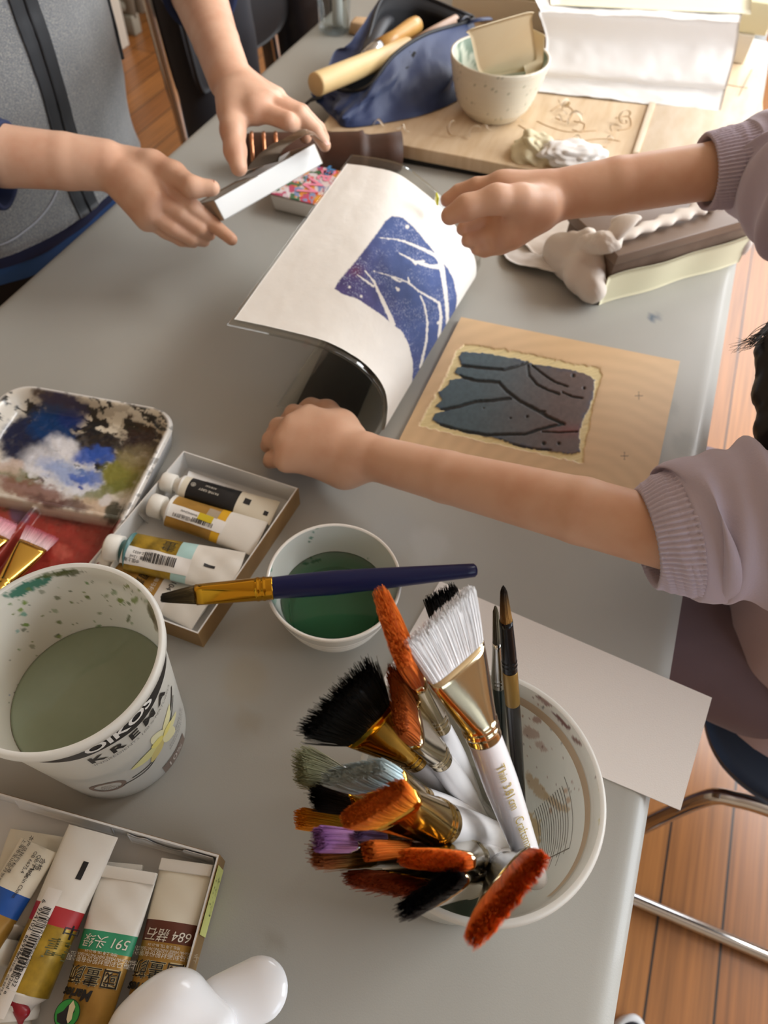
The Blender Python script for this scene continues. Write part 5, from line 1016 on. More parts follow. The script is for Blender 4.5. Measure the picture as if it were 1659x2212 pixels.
# ---- small things near the far left corner
cu0 = P(722, 66, .0005); cup = thing('plastic_cup', 'clear plastic cup with a white stick inside near the pouch', 'cup', cu0); v, f = lathe([(.024, 0), (.0265, .002), (.031, .09), (.0318, .091), (.0312, .0915), (.0302, .0905), (.0262, .0035), (.0005, .003)], cu0, 64, (True, True)); MB().add(v, f).build('cup_wall', thin_clear('clear_plastic', (.9, .92, .92), 1.5, .05), cup)
MB().add(*lathe([(.0085, .0), (.009, .002), (.009, .11), (.0075, .112)], P(729, 54, .0045), 24)).build('white_stick', M('stick_white', '#e6e8e4', .4), cup)
v, f = hexa([P(752, 74, .0005), P(790, 82, .0005), P(800, 60, .0005), P(764, 52, .0005)], [P(756, 48, .024), P(792, 52, .020), P(800, 36, .022), P(768, 34, .028)], .003); tag(MB().add(v, f).build('cork_block', M('cork', '#bb9a74', .8, bump=(120, .4, .001))), 'small tan cork block between the clear cup and the pouch', 'cork block')
def crumple(name, c, r, flat, m, label, cat, seed, sx=1., sy=1., rot=0.):
    bm = bmesh.new(); bmesh.ops.create_icosphere(bm, subdivisions=5, radius=1); g = []
    v = np.array([k.co[:] for k in bm.verts]); f = [[k.index for k in q.verts] for q in bm.faces]; bm.free()
    n = fbm(v[:, 0] * 1.5 + 7 * seed, v[:, 1] * 1.5 + v[:, 2] * 1.1, seed, 2); rd = np.abs(fbm(v[:, 0] * 1.9 + seed, v[:, 2] * 1.9 - v[:, 1] * 1.6, seed + 9, 2) - .5)
    v = v * (.62 + .6 * n + 1.1 * rd)[:, None]; v = (v * np.array([sx, sy, flat])) @ rotz(rot).T * r; v[:, 2] -= v[:, 2].min(); v[:, 2] = np.where(v[:, 2] < r * .04, 0, v[:, 2])
    return tag(MB().add(v + np.asarray(c), f).build(name, m), label, cat)
tis = M('tissue', '#e9e6e2', .8)
crumple('crumpled_tissue', P(1105, 30, .0275), .045, .5, M('clear_wrap', '#d9d7d6', .35), 'crumpled pale plastic wrap at the top edge behind the pottery bowl', 'wrap', 3, 1, 1.2)
crumple('crumpled_tissue', P(1150, 372, .0005), .030, .75, M('cream_tissue', '#d9cfae', .75), 'small cream tissue lump at the corner of the plywood board', 'tissue', 5)
crumple('crumpled_tissue', P(1232, 356, .0265), .026, .5, tis, 'white crumpled tissue under the raised forearm on the plywood board', 'tissue', 8, 1.6, .8, -1.2)
crumple('crumpled_tissue', P(1390, 452, .0005), .040, .6, tis, 'white crumpled tissue behind the knotted cloth bundle', 'tissue', 11, 1.3, .8, -1.)

# ---- brown leather tool roll with copper bands
r0, r1 = P(530, 328, .025), P(866, 326, .024); ax = nrm(r1 - r0); Lr = np.linalg.norm(r1 - r0); lea = M('brown_leather', '#4a2c1c', .6, var=(20, '#38200f', .4, .7), bump=(120, .3, .001))
rl = thing('leather_roll', 'rolled dark brown leather tool case behind the hands', 'tool roll', (*(r0 + ax * Lr / 2)[:2], T))
pr = [(.010, 0), (.021, .001), (.0235, .01), (.024, Lr * .48), (.022, Lr * .5), (.0235, Lr * .52), (.0245, Lr * .72), (.026, Lr * .755), (.0215, Lr * .765), (.0205, Lr * .80), (.022, Lr * .9), (.0245, Lr), (.020, Lr + .001), (.012, Lr - .004)]
MB().add(*lathe(pr, r0, 48, (True, True), ax)).build('rolled_leather', lea, rl)
for s in (.05, .125, .20): MB().add(*lathe([(.0236, -.0025), (.0249, -.0015), (.0249, .0015), (.0236, .0025)], r0 + ax * Lr * s, 40, (False, False), ax)).build('copper_band', M('copper_band', '#c98a64', .25, 1.), rl)

# ---- watercolour set on the table under the clear sheet
wz = .024; q4 = [P(582, 418, wz), P(706, 449, wz), P(752, 372, wz), P(632, 345, wz)]; lo4 = [p * np.array([1, 1, 0]) + UP * (T + .0003) for p in q4]; ctr = sum(q4) / 4; lo4 = [np.array([*(ctr + (p - ctr) * .93)[:2], T + .0003]) for p in lo4]
wcx = thing('watercolour_set', 'white watercolour set box with a bright red floral lid on the table', 'paint set', (ctr[0], ctr[1], T)); MB().add(*hexa(lo4, [p - UP * .002 for p in q4], .003)).build('tray', M('tray_white', '#e2e0dc', .4), wcx)
g = np.array([[(q4[0] * (1 - a) + q4[1] * a) * (1 - b) + (q4[3] * (1 - a) + q4[2] * a) * b for b in np.linspace(0, 1, 90)] for a in np.linspace(0, 1, 120)]); g = (g - ctr) * np.array([.97, .97, 1]) + ctr; q = PX(g.reshape(-1, 3)); x, y = q[:, 0], q[:, 1]
col = np.tile(lin('#d8c9c4'), (len(q), 1)); n1 = fbm(x / 13, y / 10, 87, 3); 
for thr, c, sd in ((.50, '#cf3f2c', 87), (.56, '#d9d0d2', 88), (.60, '#d98a2e', 89), (.62, '#b9476a', 90), (.66, '#3f6a48', 91), (.66, '#7f8fb4', 92)): k = sstep(thr, thr + .03, fbm(x / 15 + sd, y / 12, sd, 3))[:, None]; col = col * (1 - k) + np.array(lin(c)) * k
k = np.exp(-(((x - 690) / 13) ** 2 + ((y - 430) / 9) ** 2) ** 2)[:, None]; col = col * (1 - k) + np.array(lin('#dd9a20')) * k
lid = MB(); vv, ff = up_slab(g, .0014); lid.add(vv, ff, 0, np.vstack([col, col])) ; lido = lid.build('lid', M('lid_print', '#ffffff', .35, attr='Col', coat=.3), wcx)
e1 = nrm(P(702, 372, wz) - P(648, 428, wz)); e2 = nrm(np.cross(UP, e1)); o0 = P(664, 420, wz + .0004)
def lid_text(s, size, off, m, up, k=0): v, f = text2d(s, size, align='LEFT', bold=.0006); return MB().add(np.array([o0 + e1 * (off[0] + a) + e2 * (off[1] + b) + UP * (.0004 + k) for a, b in v]), f).build('lettering', m, lido)
lid_text('Wat', .036, (0, .002), M('pink_letter', '#e88aa0', .4), 0); lid_text('er', .026, (.052, .002), M('blue_letter', '#4c86b8', .4), 0); lid_text('Color', .026, (.012, -.024), M('grey_letter', '#c9bfc4', .4), 0)

# ================================================================= cloth wrapped wooden box
f0_, f1_ = P(1282, 660, 0), P(1592, 566, 0); fx = nrm(f1_ - f0_); fy = nrm(np.cross(UP, fx)); Lb = np.linalg.norm(f1_ - f0_); Db = .092; Hb = .052
fw = lambda a, b, z: np.array([*(f0_ + fx * a + fy * b)[:2], T + z])
walnut = M('walnut_box', '#6e5a4a', .5, var=(5, '#594536', .4, .7), scale3=(6, 6, 6)); linen = M('linen', '#d6d0b0', .85, bump=(700, .25, .0005)); linw = M('cotton_cloth', '#d4c9bd', .85, bump=(300, .15, .0008))
wbx = thing('wooden_box', 'dark wooden box with open top band wrapped in knotted cream cloth', 'wooden box', fw(Lb / 2, Db / 2, .001))
MB().add(*hexa([fw(.012, .002, .002), fw(Lb - .003, .002, .002), fw(Lb - .003, Db, .002), fw(.012, Db, .002)], [fw(.012, .002, Hb), fw(Lb - .003, .002, Hb), fw(Lb - .003, Db, Hb), fw(.012, Db, Hb)], .0012)).build('carcass', walnut, wbx)
MB().add(*hexa([fw(.010, -.001, Hb + .0002), fw(Lb - .002, -.001, Hb + .0002), fw(Lb - .002, Db + .002, Hb + .0002), fw(.010, Db + .002, Hb + .0002)], [fw(.010, -.001, Hb + .013), fw(Lb - .002, -.001, Hb + .013), fw(Lb - .002, Db + .002, Hb + .013), fw(.010, Db + .002, Hb + .013)], .0012)).build('lid', M('walnut_lid', '#7a6656', .45, var=(5, '#655040', .4, .7)), wbx)
clo = thing('wrapping_cloth', 'cream wrapping cloth knotted round the dark wooden box', 'cloth', fw(Lb / 2, Db / 2, 0))
g = np.array([[fw(a, -.003 + .0015 * math.sin(a * 60), z) for z in np.linspace(.0006, .0385 + .001 * math.sin(a * 40), 8)] for a in np.linspace(.006, Lb + .001, 40)]); MB().add(*slab(g, .0012)).build('front_panel', linen, clo)
def puff(prims, name, m, vox=.0022, wr=.0016, seed=0, sc=70):
    v, f = sdf_net(prims, vox, 3); n = fbm(v[:, 0] * sc + v[:, 2] * sc * .8, v[:, 1] * sc - v[:, 2] * sc * .5, seed, 3) - .5; c = v.mean(0); d = v - c; d /= np.linalg.norm(d, axis=1)[:, None]; v = v + d * (n * 2 * wr)[:, None]; v[:, 2] = np.maximum(v[:, 2], T + .0004); return MB().add(v, f).build(name, m, clo)
kn = P(1322, 490, .078)
lb = fw(.0, .0, .0); puff([rc(fw(-.006, .012, .022), fw(-.006, Db - .012, .022), .020, .020, .008, flat=(fx, .7)), rc(fw(.002, .006, .018), fw(.010, .034, .056), .012, .009, .010), rc(fw(-.002, Db - .014, .03), fw(.008, .05, .058), .015, .010, .010), rc(fw(-.014, .03, .026), fw(.004, .042, .056), .014, .010, .010)], 'gathered_end', linw, wr=.0022, seed=3)
kb = P(1314, 524, .070)
puff([rc(kb - fx * .004 + fy * .004, kb + fx * .006 - fy * .001, .0095, .0105, .006), rc(kb - fx * .004, fw(.004, .04, .055), .010, .014, .010)], 'knot', linw, .0014, .0012, 4, 160)
t1 = [kb, P(1326, 508, .078), P(1346, 484, .086), P(1352, 474, .087)]; v, f = tube(spline(t1, 14), np.linspace(.007, .0175, 14), 16, ry=np.linspace(.005, .006, 14), up=tuple(UP)); v = v + .0012 * (fbm(v[:, 0] * 240, v[:, 1] * 240, 6)[:, None] - .5); MB().add(v, f).build('knot_tail', linw, clo)
t2 = [kb, P(1372, 500, .074), P(1432, 478, .073), P(1490, 458, .074), P(1536, 440, .076)]; v, f = tube(spline(t2, 40), np.linspace(.006, .010, 40) * (1 + .3 * np.sin(np.arange(40))), 14, ry=.0042, up=tuple(UP)); MB().add(v, f).build('twisted_cord', linw, clo)
puff([rc(fw(Lb + .002, .012, .022), fw(Lb + .002, Db - .012, .022), .018, .018, .01, flat=(fx, .6)), rc(fw(Lb + .002, .02, .03), fw(Lb - .010, .055, .068), .015, .011, .012), rc(fw(Lb, Db - .02, .03), fw(Lb - .008, .06, .07), .015, .012, .012)], 'gathered_end', linw, wr=.002, seed=7)
kq = P(1538, 440, .074); puff([rc(kq, kq + fx * .006 + fy * .004, .0095, .009, .006)], 'knot', linw, .0014, .001, 9, 160)
# cloth tails spread on the table on the hand side of the bundle
g = pgrid([((1080, 538), (1200, 500), .003), ((1100, 560), (1215, 520), .010), ((1140, 572), (1240, 530), .012), ((1190, 582), (1290, 545), .016), ((1225, 580), (1320, 540), .022)], 26, 26, .004, 86); g[..., 2] = np.maximum(g[..., 2], T + .0012)
MB().add(*up_slab(g, .0009)).build('loose_corner', M('white_cotton', '#dad5d0', .85, bump=(300, .15, .0008)), clo)
g = pgrid([((1125, 480), (1330, 455), .012), ((1130, 520), (1330, 480), .016), ((1170, 560), (1320, 520), .010)], 20, 26, .005, 96); g[..., 2] = np.maximum(g[..., 2], T + .0022)
MB().add(*up_slab(g, .0009)).build('loose_corner', linw, clo)
# ================================================================= chairs
chrome = M('chrome', '#c9cacb', .1, 1.); shellm = M('chair_shell', '#56657c', .5, bump=(500, .12, .0006)); shelld = M('chair_shell_dark', '#23262b', .5)
def chair(label, ox, oy, ang, sm, group=None):
    """sled base shell chair; local +y is its front; seat top 0.44 m"""
    t = thing('sled_chair', label, 'chair', (ox, oy, 0), group); Rz = rotz(ang); W_ = lambda p: np.asarray(p, float) @ Rz.T + np.array([ox, oy, 0])
    u = np.linspace(-1, 1, 40); U_, V_ = np.meshgrid(u, u, indexing='ij'); rr = np.maximum(np.abs(U_), np.abs(V_)); th = np.arctan2(V_, U_); k = (np.abs(np.cos(th)) ** 4.2 + np.abs(np.sin(th)) ** 4.2) ** (-1 / 4.2)
    X, Y = rr * k * np.cos(th) * .222, rr * k * np.sin(th) * .215; Z = .440 - .014 * (1 - rr ** 2) - .022 * np.clip((Y - .10) / .115, 0, 1) ** 2 + .018 * np.clip((-Y - .12) / .09, 0, 1) ** 2
    v, f = slab(np.stack([X, Y, Z], -1), .009); MB().add(W_(v), f).build('seat', sm, t)
    a = np.linspace(-1, 1, 30); A_, B_ = np.meshgrid(a, a, indexing='ij'); rr = np.maximum(np.abs(A_), np.abs(B_)); th = np.arctan2(B_, A_); k = (np.abs(np.cos(th)) ** 4 + np.abs(np.sin(th)) ** 4) ** (-.25)
    X, Z = rr * k * np.cos(th) * .20, .70 + rr * k * np.sin(th) * .115; Y = -.235 + .05 * (X / .2) ** 2 - .12 * (Z - .70)
    v, f = slab(np.stack([X, Y, Z], -1), .009); MB().add(W_(v), f).build('backrest', sm, t)
    for s in (-1, 1):
        p = [(s * .205, -.245, .80), (s * .207, -.225, .62), (s * .212, -.20, .46), (s * .214, -.12, .425), (s * .215, .0, .421), (s * .216, .10, .420), (s * .218, .158, .416), (s * .224, .19, .39), (s * .245, .225, .22), (s * .262, .25, .06), (s * .266, .245, .022), (s * .268, .20, .0125), (s * .27, -.05, .0125), (s * .27, -.27, .0125)]
        MB().add(*tube(W_(spline(p, 110)), .0098, 14)).build('side_tube', chrome, t)
    MB().add(*tube(W_([(-.215, .10, .414), (.215, .10, .414)]), .008, 12)).build('cross_tube', chrome, t)
    return t
chair('dark blue grey sled chair under the person in the lavender sweatshirt', .575, -.497, 0, shellm)
chair('chair with a charcoal jacket beyond the person in the grey vest', 1.42, .66, PI, shelld, 'chairs along the hand side of the table'); chair('chair with a black puffer jacket near the clear plastic cup', 1.985, .66, PI, shelld, 'chairs along the hand side of the table')
def blobmesh(name, prims, m, vox, label=None, cat=None, parent=None, wr=.006, seed=0, sc=14, group=None):
    v, f = sdf_net(prims, vox, 3); n = fbm(v[:, 0] * sc + v[:, 1] * sc * .6, v[:, 2] * sc * .45 + v[:, 1] * 3, seed, 3) - .5; c = v.mean(0); d = v - c; d[:, 2] *= .2; d /= np.linalg.norm(d, axis=1)[:, None] + 1e-9; v = v + d * (n * 2 * wr)[:, None]
    o = MB().add(v, f).build(name, m, parent); return tag(o, label, cat, group) if label else o
z_ = lambda x, y, z: (x, y, T + z)
charc = M('charcoal_cloth', '#2b2d35', .8, sheen=.2); puf = M('black_nylon', '#14161c', .35, bump=(25, .3, .006))
blobmesh('jacket', [rc(z_(1.32, .885, -.46), z_(1.36, .935, .10), .062, .075, .03), rc(z_(1.46, .89, -.42), z_(1.48, .94, .10), .06, .07, .03), rc(z_(1.35, .94, .10), z_(1.55, .945, .10), .055, .055, .04)], charc, .008, 'charcoal jacket hung over a chair back behind the raised forearm', 'jacket', wr=.010, seed=3)
blobmesh('jacket', [rc(z_(1.735, .855, -.50), z_(1.75, .91, .12), .085, .09, .03), rc(z_(1.92, .87, -.48), z_(1.92, .92, .12), .09, .09, .03), rc(z_(1.75, .93, .11), z_(2.02, .93, .11), .07, .07, .04)], puf, .008, 'black puffer jacket hung over a chair back near the clear plastic cup', 'jacket', wr=.014, seed=8)

# ================================================================= people
skin = M('skin', '#d4aa8f', .46, sss=.14, var=(30, '#c8967a', .42, .75), bump=(260, .10, .0006), spec=.4); skinB = M('skin_fair', '#d5ab8f', .46, sss=.14, var=(26, '#ca997c', .42, .75), bump=(260, .10, .0006), spec=.4)
nailm = M('nail', '#cf9c88', .3, coat=.3); hairb = M('hair_black', '#120d0b', .4)
def J(*a): return P(*a)
def arm_hand(elbow, wrist, re_, rw_, mcps, fingers, thumb, palm_r, extra=(), vox=.0017, bow=None):
    """elbow, wrist world; fingers: list of (points, radii)"""
    pr = []; e, w = np.array(elbow), np.array(wrist); d = w - e; m1 = e + d * .30 + (np.array(bow) if bow is not None else 0); m2 = e + d * .72
    pr += [rc(e, m1, re_, re_ * 1.02, .003), rc(m1, m2, re_ * 1.02, rw_ * 1.10, .003), rc(m2, w, rw_ * 1.10, rw_, .003)]
    for k, mp in enumerate(mcps): pr.append(rc(w + (mp - w) * .10, mp, palm_r * 1.05, palm_r * .86, .010))
    for k in range(len(mcps) - 1):
        a, b = mcps[k], mcps[k + 1]; pr.append(rc(w * .55 + (a + b) / 2 * .45, (a + b) / 2 * .93 + w * .07, palm_r, palm_r * .8, .008))
    for pts, rad in fingers: pr += chain([np.array(p) for p in pts], rad, .0020)
    pr += chain([np.array(p) for p in thumb[0]], thumb[1], .006); pr += list(extra)
    return sdf_net(pr, vox, 1)
def nail(parent, tip, back, up, s=.0058):
    tip, back = np.array(tip), np.array(back); x = nrm(tip - back); y = nrm(np.cross(up, x)); zz = np.cross(x, y); us = np.linspace(-1, 1, 9); U_, V_ = np.meshgrid(us, us, indexing='ij'); X = U_ * (1 - .15 * V_ ** 2) * s * 1.05; Y = V_ * (1 - .25 * np.clip(U_, 0, 1) ** 4) * s * .78
    g = tip + X[..., None] * x + Y[..., None] * y + (s * 1.28 * np.sqrt(np.clip(1 - (Y / s / .98) ** 2 * .75 - .12 * U_ ** 2, .05, 1)))[..., None] * zz; MB().add(*up_slab(g, .0006)).build('fingernail', nailm, parent)
def head_prims(c, fwd, s=1.):
    c, f = np.array(c, float), nrm(fwd); sd_ = nrm(np.cross(f, UP)); k = .02; o = lambda a, b, d: c + (f * a + sd_ * b + UP * d) * s
    return [rc(o(-.03, 0, .035), o(.02, 0, .03), .088 * s, .080 * s, .03), rc(o(.03, 0, -.03), o(.058, 0, -.082), .058 * s, .028 * s, .03), rc(o(.088, 0, .012), o(.108, 0, -.022), .0075 * s, .0125 * s, .012), rc(o(.092, 0, -.058), o(.090, 0, -.060), .014 * s, .014 * s, .012),
            rc(o(-.01, .082, .0), o(-.018, .085, -.025), .016 * s, .011 * s, .006, flat=(sd_, .5)), rc(o(-.01, -.082, .0), o(-.018, -.085, -.025), .016 * s, .011 * s, .006, flat=(sd_, .5)), rc(o(.072, .034, .026), o(.072, -.034, .028), .020 * s, .020 * s, .014), rc(o(.088, .043, .012), o(.092, .020, .015), .007 * s, .007 * s, .004), rc(o(.088, -.043, .012), o(.092, -.020, .015), .007 * s, .007 * s, .004),
            rc(o(.095, .032, .008), o(.096, .032, .008), .013 * s, .013 * s, .006, sub=True), rc(o(.095, -.032, .008), o(.096, -.032, .008), .013 * s, .013 * s, .006, sub=True), rc(o(.108, .02, -.062), o(.108, -.02, -.062), .0035 * s, .0035 * s, .004, sub=True), rc(o(-.02, 0, -.07), o(-.035, 0, -.17), .052 * s, .056 * s, .02)]
eyem = M('eye_white', '#e6e2dc', .2); irism = M('iris', '#1e130d', .2)
def eyes(parent, c, fwd, s=1.):
    c, f = np.array(c, float), nrm(fwd); sd_ = nrm(np.cross(f, UP))
    for b in (1, -1):
        p = c + (f * .0795 + sd_ * .031 * b + UP * .008) * s; s = s if s < .9 else .82 * s; e = MB().add(*lathe([(.0001, -.012 * s), (.008 * s, -.009 * s), (.0118 * s, 0), (.009 * s, .0075 * s), (.0001, .0118 * s)], p, 20, (True, True), f)).build('eye', eyem, parent)
        MB().add(*lathe([(.0058 * s, .0098 * s), (.003 * s, .0118 * s), (.0001, .0123 * s)], p, 16, (False, True), f)).build('iris', irism, e)
def ring_cloth(rows, n=96, ex=2.3, seed=0, wr=.004, sc=12.):
    """rows: (centre xyz, half a along X, half b along Y, yaw)"""
    a = np.arange(n) / n * 2 * PI; out = []
    for (c, A, B, yw) in rows:
        ca, sa = np.cos(a), np.sin(a); k = (np.abs(ca) ** ex + np.abs(sa) ** ex) ** (-1 / ex); p = np.c_[A * k * ca, B * k * sa, np.zeros(n)] @ rotz(yw).T + np.array(c)
        d = p - np.array(c); d /= np.linalg.norm(d, axis=1)[:, None]; nz = fbm(np.cos(a) * 3 + 5 + np.sin(a) * .3, np.full(n, c[2] * sc) + np.sin(a) * 3, seed, 3) - .5; out.append(p + d * (nz * 2 * wr)[:, None])
    return out

# ---------------------------------------------------------------- person in the grey vest
CA = np.array([.69, .758]); pa = thing('person', 'person in a grey zip vest lifting the lid of a white box with both hands', 'person', (CA[0], CA[1], 0))
eR, wR = J(-95, 328, .130), J(232, 357, .118); mR = [J(347, 392, .112), J(335, 430, .106), J(325, 458, .096), J(318, 474, .084)]
fR = [([mR[0], J(417, 449, .098), J(457, 482, .082), J(500, 517, .074)], (.0098, .0092, .0080, .0066)), ([mR[1], J(392, 462, .094), J(432, 492, .080), J(452, 506, .068)], (.0100, .0094, .0084, .0070)), ([mR[2], J(374, 492, .082), J(414, 514, .070), J(440, 520, .060)], (.0096, .0090, .0080, .0068)), ([mR[3], J(358, 500, .070), J(392, 518, .060), J(418, 524, .052)], (.0086, .0080, .0072, .0060))]
tR = ([J(280, 352, .118), J(330, 358, .122), J(376, 376, .122), J(416, 404, .122), J(458, 406, .120)], (.017, .0150, .0122, .0102, .0082))
v1, f1_ = arm_hand(eR, wR, .0300, .0255, mR, fR, tR, .0150, [rc(J(300, 390, .112), J(330, 425, .102), .016, .013, .012)])
eL, wL = J(404, -80, .17), J(497, 172, .163); mL = [J(556, 238, .160), J(576, 224, .162), J(588, 216, .152), J(596, 212, .142)]
fL = [([mL[0], J(622, 262, .156), J(652, 276, .138), J(660, 296, .124)], (.0100, .0094, .0082, .0070)), ([mL[1], J(646, 247, .156), J(682, 282, .142), J(702, 314, .128)], (.0100, .0092, .0078, .0066)), ([mL[2], J(652, 243, .142), J(688, 278, .126), J(700, 300, .112)], (.0096, .0088, .0076, .0066)), ([mL[3], J(640, 236, .130), J(672, 262, .114), J(684, 282, .102)], (.0086, .0078, .0070, .0060))]
tL = ([J(500, 205, .158), J(504, 240, .156), J(503, 282, .150), J(508, 326, .140), J(516, 362, .132)], (.0180, .0165, .0128, .0112, .0088))
v2, f2_ = arm_hand(eL, wL, .0345, .0245, mL, fL, tL, .0145, [rc(J(512, 215, .16), J(545, 235, .16), .017, .014, .012)])
body = [rc(z_(.52, .80, .39), np.array(eR), .040, .030, .02), rc(z_(.86, .80, .39), np.array(eL), .046, .035, .02), rc(z_(.57, .79, .36), z_(.81, .79, .36), .085, .085, .05), rc(z_(.62, .785, .05), z_(.76, .785, .05), .105, .105, .05), rc(z_(.60, .79, .30), z_(.78, .79, .30), .10, .10, .05), rc(z_(.62, .785, -.02), z_(.76, .785, -.02), .10, .10, .05)]
for s, x in ((-1, .615), (1, .765)): body += [rc(z_(x, .79, -.05), z_(x, .80, -.36), .078, .055, .03), rc(z_(x, .80, -.36), z_(x, .82, -.68), .054, .036, .02), rc(z_(x, .82, -.70), z_(x, .68, -.715), .032, .024, .02)]
hA = z_(.69, .75, .60); body += head_prims(hA, (0, -1, -.25)); v3, f3_ = sdf_net(body, .0085, 2); v3[:, 2] = np.maximum(v3[:, 2], .001)
MB().add(v1, f1_).add(v2, f2_).add(v3, f3_).build('body', skin, pa); eyes(pa, hA, (0, -1, -.25))
nail(pa, J(452, 404, .121), J(416, 404, .122), UP); nail(pa, J(495, 513, .075), J(457, 482, .082), UP * .8 + np.array([-.3, 0, 0]), .005)
nail(pa, J(698, 308, .131), J(682, 282, .142), UP + np.array([0, -.6, 0]), .005)
hs = [rc(np.array(hA) + (0, .03, .05), np.array(hA) + (0, .015, .055), .095, .092, .03), rc(np.array(hA) + (0, .06, -.02), np.array(hA) + (0, .05, .02), .075, .085, .03)]; blobmesh('hair', hs, hairb, .006, parent=pa, wr=.004)
vest_m = M('heather_fleece', '#606163', .95, var=(620, '#8d8b82', .46, .72), bump=(350, .6, .0016), sheen=.5, scale3=(1, 1, 1.5))
rows = []
for z in np.linspace(-.010, .40, 46):
    A = .196 - .014 * math.exp(-((z - .03) / .05) ** 2) + .004 * math.sin(z * 30); B = .122 - .008 * math.exp(-((z - .03) / .05) ** 2)
    if z > .30: A *= 1 - .18 * ((z - .30) / .1) ** 2; B *= 1 - .25 * ((z - .30) / .1) ** 2
    rows.append(((CA[0], CA[1] + .012, T + z), A, B, 0))
rs = ring_cloth(rows, 120, 2.35, 11, .0045, 11)
inn = [CA3 + (r - CA3) * np.array([.975, .96, 1]) for r, CA3 in ((rs[0], np.array([CA[0], CA[1], T - .01])),)]
v, f = rings([inn[0] + UP * .012, inn[0] - UP * .001] + rs, False, False); vest = mk('vest', v, f, vest_m, pa)
def vest_at(xw, z, e=.0022):
    """front surface of the vest at world x and height"""
    i = int(np.clip(round((z + .01) / .41 * 45), 0, 45)); r = rs[i]; fr = r[r[:, 1] < CA[1]]; o = np.argsort(fr[:, 0]); return np.array([xw, np.interp(xw, fr[o, 0], fr[o, 1]) - e, T + z])
ztm = M('zip_tape_black', '#16181b', .55); 
for dx, w_ in ((-.0095, .0085), (.0098, .0085)):
    g = np.array([[vest_at(.666 + dx + w_ * k - .012 * sstep(.3, -.02, np.array(z)) * 0, z, .0024 + .0012 * (1 - k * k)) for k in np.linspace(-1, 1, 7)] for z in np.linspace(-.009, .395, 60)]); MB().add(*slab(g[:, ::-1], .0016)).build('zip_tape', ztm, vest)
MB().add(*tube([vest_at(.666, z, .0024) for z in np.linspace(-.009, .395, 50)], .0016, 8)).build('zip_teeth', M('zip_teeth', '#0c0d0f', .35, .3), vest)
i0 = [np.argmin(np.abs(np.arctan2(r[:, 1] - CA[1], r[:, 0] - CA[0]) + .42)) for r in rs]
side_p = [rs[k][i0[k]] for k in range(12, 46)]; MB().add(*tube(spline(side_p, 80), .0042, 10)).build('armhole_binding', ztm, vest)
sp_ = [vest_at(x, z, .001) for x, z in ((.50, .005), (.54, .006), (.58, .012), (.615, .024), (.640, .040))]; MB().add(*tube(spline(sp_, 40), .0012, 8)).build('pocket_seam', M('seam_grey', '#8c8e94', .8), vest)
ub = M('royal_blue_cloth', '#24508c', .8); nb = M('navy_cloth', '#1a2444', .8); bk_t = M('black_trousers', '#101116', .85)
v, f = rings(ring_cloth([((CA[0], CA[1] + .012, T + z), .174, .103, 0) for z in np.linspace(-.055, .0, 8)], 96, 2.3, 12, .004), False, False); MB().add(v, f).build('shirt_hem', ub, pa)
v, f = rings(ring_cloth([((CA[0], CA[1] + .012, T + z), .176, .105, 0) for z in np.linspace(-.032, .002, 6)], 96, 2.3, 12, .004), False, False); MB().add(v, f).build('shirt_band', nb, pa)
tro = [rc(z_(.63, .785, -.06), z_(.75, .785, -.06), .112, .112, .05)]
for x in (.610, .770): tro += [rc(z_(x, .79, -.08), z_(x, .80, -.38), .094, .075, .03), rc(z_(x, .80, -.38), z_(x, .82, -.64), .075, .066, .02)]
blobmesh('trousers', tro, bk_t, .009, parent=pa, wr=.004, seed=4)
def even(p, n): s = np.r_[0, np.cumsum(np.linalg.norm(np.diff(p, axis=0), axis=1))]; u = np.linspace(0, s[-1], n); return np.stack([np.interp(u, s, p[:, k]) for k in range(3)], 1)
def sleeve(parent, name, a, b, r0, r1, m, th=.0022, n=200, lip=.72, folds=(), ribs=None, ell=1., seed=0, up=(0, 0, 1), mid=()):
    """open cloth tube from cuff a to b; ribs: count of knitted ribs; folds: (position, depth, width, lean)"""
    a, b = np.array(a), np.array(b); ns = 90; ts = np.linspace(0, 1, ns); L = np.linalg.norm(b - a); path = a + (b - a) * ts[:, None] if not len(mid) else even(spline([a, *mid, b], 500), ns); fr = frames(path, up); an = np.arange(n) / n * 2 * PI; rs = []
    for k, t in enumerate(ts):
        r = (r0 + (r1 - r0) * t) * np.ones(n)
        for (p, dp, wd, ln, ph) in folds: r = r + dp * np.exp(-((t - p - ln * np.sin(an + ph)) / wd) ** 2) * (.30 + .75 * (.5 + .5 * np.cos(an + ph * 1.7)) ** 1.3)
        if ribs: r = r + .0007 * np.cos(an * ribs) * 1.4
        r = r + .0022 * (fbm(np.cos(an) * 2 + 4, np.full(n, t * 6) + np.sin(an) * 2, seed, 3) - .5)
        tt_, u, s = fr[k]; rs.append(path[k] + np.outer(np.cos(an) * r, s) + np.outer(np.sin(an) * r * ell, u))
    c0 = a; lip = .93 if ribs else lip; d0 = fr[0][0]; inn = [c0 + (rs[0] - c0) * lip + d0 * .02, c0 + (rs[0] - c0) * lip + d0 * .003, c0 + (rs[0] - c0) * (.96 if ribs else .9) - d0 * .0012]
    v, f = rings(inn + rs, False, True); return mk(name, v, [q[::-1] for q in f] if False else f, m, parent)
ax = nrm(eR - wR); c0 = J(6, 346, .124); sleeve(pa, 'sleeve', c0 - UP * .006, eR + ax * .02, .0440, .056, nb, seed=2, lip=.9)
sleeve(pa, 'sleeve', eR + ax * .012, z_(.535, .80, .37), .054, .066, nb, seed=3); ax = nrm(eL - wL); c1 = J(430, -22, .170)
sleeve(pa, 'sleeve', c1, eL + ax * .03, .049, .056, nb, seed=4); sleeve(pa, 'sleeve', eL + ax * .01, z_(.85, .80, .37), .054, .066, nb, seed=5)

